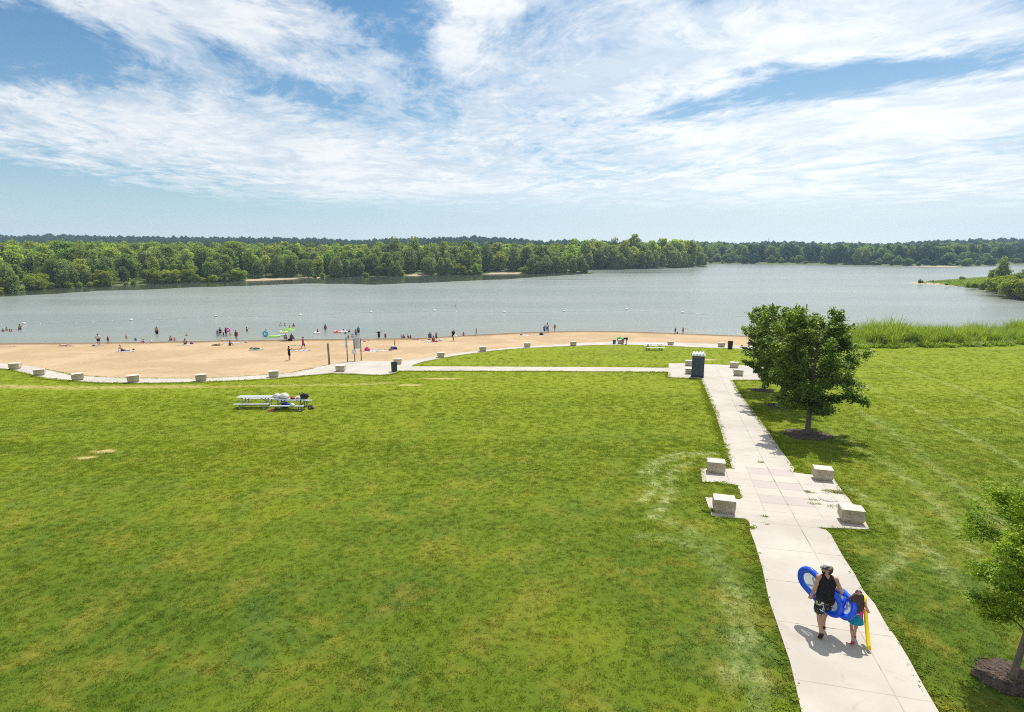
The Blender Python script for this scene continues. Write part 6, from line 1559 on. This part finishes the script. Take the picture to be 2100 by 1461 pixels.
# ------------------------------------------------------------------ what lies on and under the long tables
def on(t, x, y, z): return t.matrix_basis @ Vector((x, y, z))
ZT = .78
bag(1, 1, .42, .42, (.66, .62, .68), 'white bag with red and blue print at the left end of the heap', loc=on(TC, -1.03, .05, ZT), strap=False); bag(2, 2, .58, .50, (.74, .72, .69), 'big white plastic bag on the table', loc=on(TC, -.48, .0, ZT), strap=False, seed=3)
bag(3, 3, .40, .20, (.42, .04, .07), 'crumpled red cloth bag on the table', loc=on(TC, .22, -.2, ZT), strap=False, seed=5); bag(4, 4, .46, .26, (.74, .73, .71), 'low white bag beside the black cooler bag', loc=on(TC, .62, -.1, ZT), strap=False, seed=7)
def make_table_things():
    r = empty('bottle', on(TC, -.16, .1, ZT)); tag(r, 'tall yellow bottle standing on the table', 'bottle'); bm = bmesh.new(); lathe(bm, [(.04, 0), (.045, .02), (.045, .2), (.02, .25), (.02, .27)], 12); bm_obj('bottle_body', bm, V_('bottle_yellow', (.78, .46, .06)), r, smooth=True); bm = bmesh.new(); lathe(bm, [(.024, .27), (.024, .31)], 12); bm_obj('cap', bm, M_WHITE, r)
    r = empty('cooler_bag', on(TC, 1.03, .0, ZT), -.05); tag(r, 'black boxy cooler bag at the right end of the table', 'bag'); bm = bmesh.new(); box(bm, (0, 0, .17), (.54, .34, .34), bev=.05); bm_obj('bag_body', bm, cmat('black_nylon', (.022, .022, .025), .7), r)
    bm = bmesh.new(); box(bm, (0, -.18, .14), (.36, .05, .2), bev=.02); bm_obj('pocket', bm, cmat('black_nylon', (.022, .022, .025), .7), r); bm = bmesh.new(); tube(bm, [(-.3, 0, .22), (-.38, 0, .34), (-.2, .02, .42), (.0, 0, .34)], .025, 6); bm_obj('strap', bm, M_BLACK, r)
    w = lambda x, y: Vector((on(TC, x, y, 0).x, on(TC, x, y, 0).y, tz(on(TC, x, y, 0).x, on(TC, x, y, 0).y) + .03))
    bag(11, 1, .55, .52, (.02, .05, .26), 'royal blue cooler bag on the ground under the table', loc=w(-.55, .25), d=.4)
    bag(12, 1, .42, .22, (.16, .11, .05), 'brown bag on the grass under the table', loc=w(-.85, -.55), strap=False); bag(13, 1, .35, .22, (.68, .70, .72), 'white cap like bag on the near bench', loc=on(TC, .42, -.79, .42), strap=False)
    def shoes(x, y, rgb, label, rz, big=1.0):
        root = empty('shoes', w(x, y), rz); tag(root, label, 'shoes')
        for s in (-1, 1):
            sh = sdf_mesh('shoe', [(v3(s*.07, -.08, .05)*big, v3(s*.07, .08, .035)*big, .05*big, .042*big), (v3(s*.07, -.09, .07)*big, v3(s*.07, -.04, .08)*big, .045*big, .03*big)], .012, .02, cmat('shoe', rgb, .7), root, clip=lambda X_, Y_, Z: -Z)
            bm = bmesh.new(); box(bm, (s*.07*big, 0, .008), (.085*big, .25*big, .018), bev=.006); bm_obj('sole', bm, M_WHITE if rgb[0] > .2 else M_BLACK, sh)
    shoes(-1.12, -.95, (.66, .04, .14), 'pink shoes left on the grass by the bench', .9, 1.3); shoes(1.52, -.1, (.20, .08, .08), 'dark shoes with red trim on the grass past the table end', .5, 1.5); shoes(1.02, -1.0, (.16, .20, .26), 'grey blue sandals on the grass before the bench', 1.2)
    bag(14, 1, .45, .26, (.04, .035, .04), 'black bag with shoes on it past the table end', loc=w(1.40, .1), strap=False)
make_table_things()
def make_spit_grass():
    m = leaf_mat('spit_grass', (.13, .19, .012), (.26, .31, .022), .45, .5, .3, .2); rs = np.random.default_rng(18)
    pr = [blade_clump('grass_clump', 60, .8, .10, .9, m, .8, rs) for _ in range(3)]
    x, y = np.array([p[0] for p in LS]), np.array([p[1] for p in LS]); n = 9000
    X_, Y_ = rng.uniform(x.min(), x.max(), n), rng.uniform(y.min(), y.max(), n); d = seg_dist(X_, Y_, LS + [LS[0]])
    px = 1050 + F*X_/Y_*.985
    ok = in_poly(X_, Y_, LS) & (d > np.where(px < 1965, 1.6, .2)) & (X_/Y_ < 1.0) & (px > 1872); X_, Y_, px = X_[ok], Y_[ok], px[ok]; n = len(X_)
    s = rng.uniform(.7, 1.3, n)*np.clip((px - 1850)/120, .45, 1.5)
    instance_group('grass', np.stack([X_, Y_, spit_z(X_, Y_) - .03], 1), np.stack([rng.normal(size=n)*.1, rng.normal(size=n)*.1, rng.uniform(0, 6.28, n)], 1), np.stack([s*1.3, s*1.3, s], 1), pr, 'bright rough grass covering the low spit on the right', 'grass')
make_spit_grass()
def make_boat():
    q = gpz(1893, 579.5, .4); z = float(spit_z(q.x, q.y)); root = empty('rowing_boat', (q.x, q.y, z), .1); tag(root, 'upturned white boat lying on the tip of the spit', 'boat'); s = q.y/F; L = 10.5*s; bm = bmesh.new(); rg = []
    for i in range(9):
        t = i/8; w = .62*sin(pi*(.12 + .76*t))**.8; rg.append([bm.verts.new(((t - .5)*L, cos(a)*w*.8, sin(a)*w*.75 + .02)) for a in np.linspace(0, pi, 9)])
    for A, B in zip(rg[:-1], rg[1:]):
        for k in range(8): bm.faces.new((A[k], A[k+1], B[k+1], B[k]))
    bm.faces.new(rg[0]); bm.faces.new(rg[-1][::-1]); bmesh.ops.recalc_face_normals(bm, faces=bm.faces[:]); bm_obj('hull', bm, M_WHITE, root, smooth=True); bm = bmesh.new(); bar(bm, (-L*.42, 0, .46), (L*.42, 0, .46), .06); bm_obj('keel', bm, M_GREYM, root)
make_boat()

# ------------------------------------------------------------------ the man and the girl on the walk
def flower_cloth():
    m, nt, b = newmat('flowered_cloth'); tc = nt.nodes.new('ShaderNodeTexCoord'); P = tc.outputs['Object']
    n = noise(nt, P, 7.5, 3, .6, 1.2); n2 = noise(nt, P, 4.0, 2, .5)
    c = mixc(nt, n.ss(.575, .60), (.014, .014, .016), (.62, .62, .60)); c = mixc(nt, n2.gt(.62), c, (.22, .42, .06))
    setin(nt, b, 'Base Color', c); b.inputs['Roughness'].default_value = .8; return m
def on_plane(px, py, p0, n):
    d = ray(px, py); o = Vector((0, 0, CZ)); t = (Vector(p0) - o).dot(n)/d.dot(n); return o + d*t
def lounger(name, A, B, width, r, n, mats, label, holes=2):
    """oval inflatable: outer tube, inner tube, cross tube, clear panel"""
    A, B = Vector(A), Vector(B); c = (A + B)/2; e1 = (B - A).normalized(); L = (B - A).length; n = (n - e1*n.dot(e1)).normalized(); e2 = n.cross(e1)
    root = empty(name, c); root.rotation_mode = 'QUATERNION'; root.rotation_quaternion = Matrix((e1, e2, n)).transposed().to_quaternion(); tag(root, label, 'pool float', 'blue pool floats')
    hw = width/2 - r; hl = L/2 - r - hw
    def oval(k, N=40):
        P = []
        for i in range(N):
            a = 2*pi*i/N; P.append(((hl if cos(a) > 0 else -hl) + cos(a)*(hw - k), sin(a)*(hw - k), .0))
        return P
    bm = bmesh.new(); tube(bm, oval(0), r, 12, closed=True); bm_obj('outer_tube', bm, mats[0], root, smooth=True)
    bm = bmesh.new(); tube(bm, oval(r*1.12), r*.32, 8, closed=True); bm_obj('inner_tube', bm, mats[1], root, smooth=True)
    for k in range(holes - 1):
        x = 0 if holes == 2 else (-.2 + .4*k)*L
        bm = bmesh.new(); tube(bm, [(x, -hw*.95, 0), (x, 0, .01), (x, hw*.95, 0)], r*.95, 10); bm_obj('cross_tube', bm, mats[0], root, smooth=True)
    P = oval(r*1.1); bm = bmesh.new(); vs = [bm.verts.new((x, y, .012*sin(x*9))) for x, y, z in P]; bm.faces.new(vs); r_ = bmesh.ops.triangulate(bm, faces=bm.faces[:]); bmesh.ops.solidify(bm, geom=bm.faces[:], thickness=.004)
    bm_obj('clear_panel', bm, mats[2], root)
    bm = bmesh.new()
    for s in (-1, 1): bar(bm, (s*(hl*.35 + hw*.35) - .10, -hw*.55, .016), (s*(hl*.35 + hw*.35) + .06, 0, .016), .05, .004); bar(bm, (s*(hl*.35 + hw*.35) + .06, 0, .017), (s*(hl*.35 + hw*.35) - .10, hw*.55, .017), .05, .004)
    bm_obj('panel_print', bm, mats[3], root)
    return root
def clear_vinyl():
    m, nt, b = newmat('clear_vinyl'); b.inputs['Base Color'].default_value = (.78, .82, .88, 1); b.inputs['Roughness'].default_value = .15
    tp = nt.nodes.new('ShaderNodeBsdfTransparent'); mx = nt.nodes.new('ShaderNodeMixShader'); mx.inputs[0].default_value = .45
    nt.links.new(tp.outputs[0], mx.inputs[1]); nt.links.new(b.outputs[0], mx.inputs[2]); nt.links.new(mx.outputs[0], nt.nodes['Material Output'].inputs[0]); return m
def make_walkers():
    yaw = -PANG; fw = Vector((sin(PANG), cos(PANG), 0)); rt = Vector((cos(PANG), -sin(PANG), 0))
    c = gp(1684, 1301); c.z += .047; S = 1.84/1.75
    J = skeleton('walk', (((-.255, -.06, 1.16), (-.29, .02, .92)), ((.31, -.05, 1.16), (.30, .22, 1.08))))
    # head turned to the left
    T = J['T']; Fh = unit((-.93, .36, 0)); Jh = dict(J); Jh['F'] = Fh; Jh['head'] = J['neck'] + T*.135 + Fh*.02; Jh['crown'] = J['neck'] + T*.205 + Fh*.005
    J['head'], J['crown'] = Jh['head'], Jh['crown']
    bb = body_bones(J, False, False, True)[:-7]
    X_ = unit(np.cross(Fh, T)); hd, cr = Jh['head'], Jh['crown']
    bb += [(J['neck'] - T*.02, hd - T*.06, .056, .054), (hd - T*.075 + Fh*.035, hd - T*.04 + Fh*.03, .050, .066), (hd, cr - T*.01, .084, .085), (hd - Fh*.035 + T*.02, cr - Fh*.03 - T*.01, .078, .078), (hd + Fh*.085 - T*.005, hd + Fh*.108 - T*.03, .012, .017)]
    bb += [(hd + X_*s*.086 - Fh*.01 + T*.01, hd + X_*s*.088 - T*.03, .014, .011) for s in (-1, 1)]
    man = sdf_mesh('person', bb, .0095, .026, cmat('skin_tan', (.47, .255, .165), .5, .4, .06)); man.location = c; man.rotation_euler = (0, 0, yaw); man.scale = (S,)*3
    tag(man, 'bearded man in black tank top and flowered shorts carrying blue floats', 'person')
    sdf_mesh('tank_top', garment('tank', J, .016) + [(J['pelvis'] - T*.02 + v3(s*.06, 0, 0), J['waist'] + v3(s*.06, 0, 0), .140, .134) for s in (-1, 1)], .011, .03, cmat('black_jersey', (.017, .016, .020), .85, .2, .25, 12.), man)
    sh = []
    for s in (-1, 1):
        sh += [(J['pelvis'] + v3(s*.065, 0, -.03), J['pelvis'] + v3(s*.062, 0, .03), .137, .135), (J['hip', s], J['hip', s]*.22 + J['knee', s]*.78 + v3(s*.012, 0, 0), .118, .118)]
    sdf_mesh('shorts', sh, .011, .02, flower_cloth(), man)
    sdf_mesh('beard', [(hd + Fh*.055 - T*.075, hd + Fh*.045 - T*.10, .050, .040)] + [(hd + Fh*.05 - T*.07 + X_*s*.02, hd + X_*s*.074 - T*.02 + Fh*.015, .042, .018) for s in (-1, 1)], .009, .02, cmat('hair', (.020, .013, .010), .7), man)
    sdf_mesh('hair', [(hd - Fh*.05 + T*.0, hd - Fh*.045 + T*.04, .072, .074), (hd - Fh*.04 - T*.045, hd - Fh*.045, .055, .07)], .009, .02, cmat('hair', (.020, .013, .010), .7), man)
    cp = sdf_mesh('cap', [(cr - T*.022, cr + T*.0, .093, .086), (cr - Fh*.04 - T*.02, cr - Fh*.035 - T*.01, .076, .074)], .009, .02, cmat('cap_dark', (.055, .06, .065), .8), man, clip=lambda a, b, z: (cr[2] - .062) - z)
    sdf_mesh('bill', [(cr + Fh*.07 - T*.04 + X_*q, cr + Fh*.15 - T*.045 + X_*q*.8, .012, .010) for q in (-.05, -.025, 0, .025, .05)], .007, .015, cmat('cap_dark', (.055, .06, .065), .8), cp)
    sdf_mesh('crown_panel', [(cr + T*.028 + Fh*.035, cr + T*.030 - Fh*.01, .074, .070)], .009, .015, cmat('cap_white', (.70, .68, .64), .8), cp)
    for s in (-1, 1):
        a, t = J['ankle', s], J['toe', s]; d = unit(t - a) if s < 0 else v3(0, 1, 0)
        heel = a - v3(0, 0, .055) - d*.05 if s > 0 else a - unit(np.cross(v3(1, 0, 0), d))*.055 - d*.03
        toe = heel + d*.27
        if s > 0: heel[2] = toe[2] = .018
        sdf_mesh('sandal', [(heel + v3(q, 0, 0), toe + v3(q*1.2, 0, 0), .022, .020) for q in (-.028, 0, .028)], .009, .012, cmat('sandal_brown', (.055, .026, .018), .8), man)
    blue, blue2, pale = V_('vinyl_blue', (.006, .085, .74)), V_('vinyl_sky', (.02, .22, .82)), V_('vinyl_print', (.42, .52, .72)); cv = clear_vinyl()
    A = on_plane(1639.5, 1167, c + fw*.74, fw); B = on_plane(1727.5, 1263, c - fw*.20, fw)
    n = -fw*1.0 + Vector((0, 0, -.38))
    lounger('pool_float', A, B, .72, .070, n, (blue, blue2, cv, pale), 'long blue oval pool float held under the right arm, nearest the man')
    A2 = on_plane(1708, 1216, c + fw*.42, fw); B2 = on_plane(1752, 1264, c - fw*.42, fw)
    lounger('pool_float', A2, B2, .60, .066, -fw*1.0 + Vector((0, 0, .10)), (blue, blue2, cv, pale), 'second blue pool float, lower end showing between man and girl')
    # the girl
    g = gp(1749, 1317); g.z += .047; S = 1.30/1.75
    J = skeleton('walk', (((-.20, .06, 1.16), (-.16, .26, 1.05)), ((.30, -.10, 1.18), (.27, .14, 1.10))), child=True); T, Fw = J['T'], J['F']
    J['crown'] = J['crown'] + T*.03
    bones = body_bones(J, True, True, True); bones = bones[:-7] + [(a, b, ra*1.13, rb*1.13) for a, b, ra, rb in bones[-7:]]
    girl = sdf_mesh('person', bones, .011, .026, cmat('skin_tan', (.47, .255, .165), .5, .4, .06)); girl.location = g; girl.rotation_euler = (0, 0, yaw - .05); girl.scale = (S,)*3
    tag(girl, 'girl with long brown hair in teal skirt carrying a yellow noodle', 'person')
    sdf_mesh('top', garment('suit', J, .014), .012, .03, cmat('pink_cloth', (.66, .04, .30), .8), girl)
    bm = bmesh.new(); N = 36; rg = []                               # a flared pleated skirt
    for k, (z, rx, ry) in enumerate(((.16, .150, .118), (.05, .178, .145), (-.08, .205, .175), (-.20, .232, .205), (-.26, .240, .215))):
        ring_ = []
        for i in range(N):
            a = 2*pi*i/N; f = 1 + .055*k/4*sin(a*9); p = J['pelvis'] + v3(cos(a)*rx*f, sin(a)*ry*f + .01, z + .012*sin(a*9)*(k == 4)); ring_.append(bm.verts.new(p))
        rg.append(ring_)
    for A_, B_ in zip(rg[:-1], rg[1:]):
        for i in range(N): bm.faces.new((A_[i], B_[i], B_[(i+1) % N], A_[(i+1) % N]))
    bmesh.ops.solidify(bm, geom=bm.faces[:], thickness=.008); sk = bm_obj('skirt', bm, cmat('teal_cloth', (.02, .46, .62), .75, .3, .1, 8.), girl, smooth=True)
    bm = bmesh.new()
    tube(bm, [tuple(J['pelvis'] + v3(cos(2*pi*i/24)*.160, sin(2*pi*i/24)*.128 + .01, .10)) for i in range(24)], .018, 6, closed=True); bm_obj('waistband', bm, cmat('mint_cloth', (.40, .62, .56), .8), sk, smooth=True)
    h = J['head']; hb = [(h + T*.06 - Fw*.02, J['crown'] - Fw*.01, .100, .098), (h - Fw*.05, h - Fw*.05 + T*.04, .092, .092)]
    for q, dx, L, w in ((-.09, -.10, .30, .05), (-.04, -.04, .47, .070), (.02, .0, .52, .075), (.07, .03, .46, .062), (-.10, -.26, .14, .032), (-.08, -.20, .24, .028), (.09, .05, .40, .05), (-.07, -.13, .44, .03)):
        a0 = h - Fw*.07 + v3(q, 0, .03); m_ = a0 + v3(dx*.5, -.06, -L*.5); hb += [(a0, m_, .064, w), (m_, a0 + v3(dx, -.10, -L), w, w*.5)]
    sdf_mesh('hair', hb, .011, .02, cmat('hair_brown', (.055, .022, .013), .5, .5, .35, 30.), girl)
    for s in (-1, 1):
        a, t = J['ankle', s], J['toe', s]; d = unit(t - a) if s < 0 else v3(0, 1, 0); heel = a - v3(0, 0, .055) - d*.05 if s > 0 else a - unit(np.cross(v3(1, 0, 0), d))*.055 - d*.03; toe = heel + d*.27
        if s > 0: heel[2] = toe[2] = .018
        sdf_mesh('sandal', [(heel + v3(q, 0, 0), toe + v3(q*1.2, 0, 0), .022, .020) for q in (-.028, 0, .028)], .011, .012, cmat('sandal_pink', (.50, .06, .16), .7), girl)
    bm = bmesh.new(); P0, P1 = g + rt*.26 + fw*.42 + Vector((0, 0, 1.0)), g + rt*.22 - fw*.42 + Vector((0, 0, .10))
    pts = [P0.lerp(P1, i/12) + Vector((0, 0, -.05*sin(pi*i/12))) for i in range(13)]; pts = [p - P1 for p in pts]
    N = 14; tube(bm, pts, .045, N, caps=False)
    nr = len(pts); bm.verts.ensure_lookup_table()
    for ri in (0, nr - 1):
        o_ = [bm.verts[ri*N + k] for k in range(N)]; cc = sum((v.co for v in o_), Vector())/N; i_ = [bm.verts.new(cc + (v.co - cc)*.35) for v in o_]
        for k in range(N): bm.faces.new((o_[k], o_[(k+1) % N], i_[(k+1) % N], i_[k]))
        inner = [bm.verts.new(v.co + (pts[1] - pts[0] if ri == 0 else pts[-2] - pts[-1])) for v in i_]
        for k in range(N): bm.faces.new((i_[k], i_[(k+1) % N], inner[(k+1) % N], inner[k]))
        bm.faces.new(inner); bm.verts.ensure_lookup_table()
    bmesh.ops.recalc_face_normals(bm, faces=bm.faces[:])
    o = bm_obj('pool_noodle', bm, cmat('foam_yellow', (.84, .60, .008), .6, .3, .05), loc=P1, smooth=True); tag(o, 'yellow foam pool noodle under the right arm of the girl', 'pool noodle')
make_walkers()

# ------------------------------------------------------------------ the air
def make_haze():
    m = bpy.data.materials.new('haze'); m.use_nodes = True; nt = m.node_tree; nt.nodes.remove(nt.nodes['Principled BSDF'])
    v = nt.nodes.new('ShaderNodeVolumePrincipled'); v.inputs['Density'].default_value = .00023; v.inputs['Color'].default_value = (.54, .77, 1.0, 1); v.inputs['Anisotropy'].default_value = .2
    nt.links.new(v.outputs[0], nt.nodes['Material Output'].inputs['Volume'])
    bm = bmesh.new(); box(bm, (0, 700, 31), (5600, 1700, 72)); o = bm_obj('haze', bm, m); tag(o, 'thin pale summer haze over the lake', 'haze', kind='stuff')
make_haze()
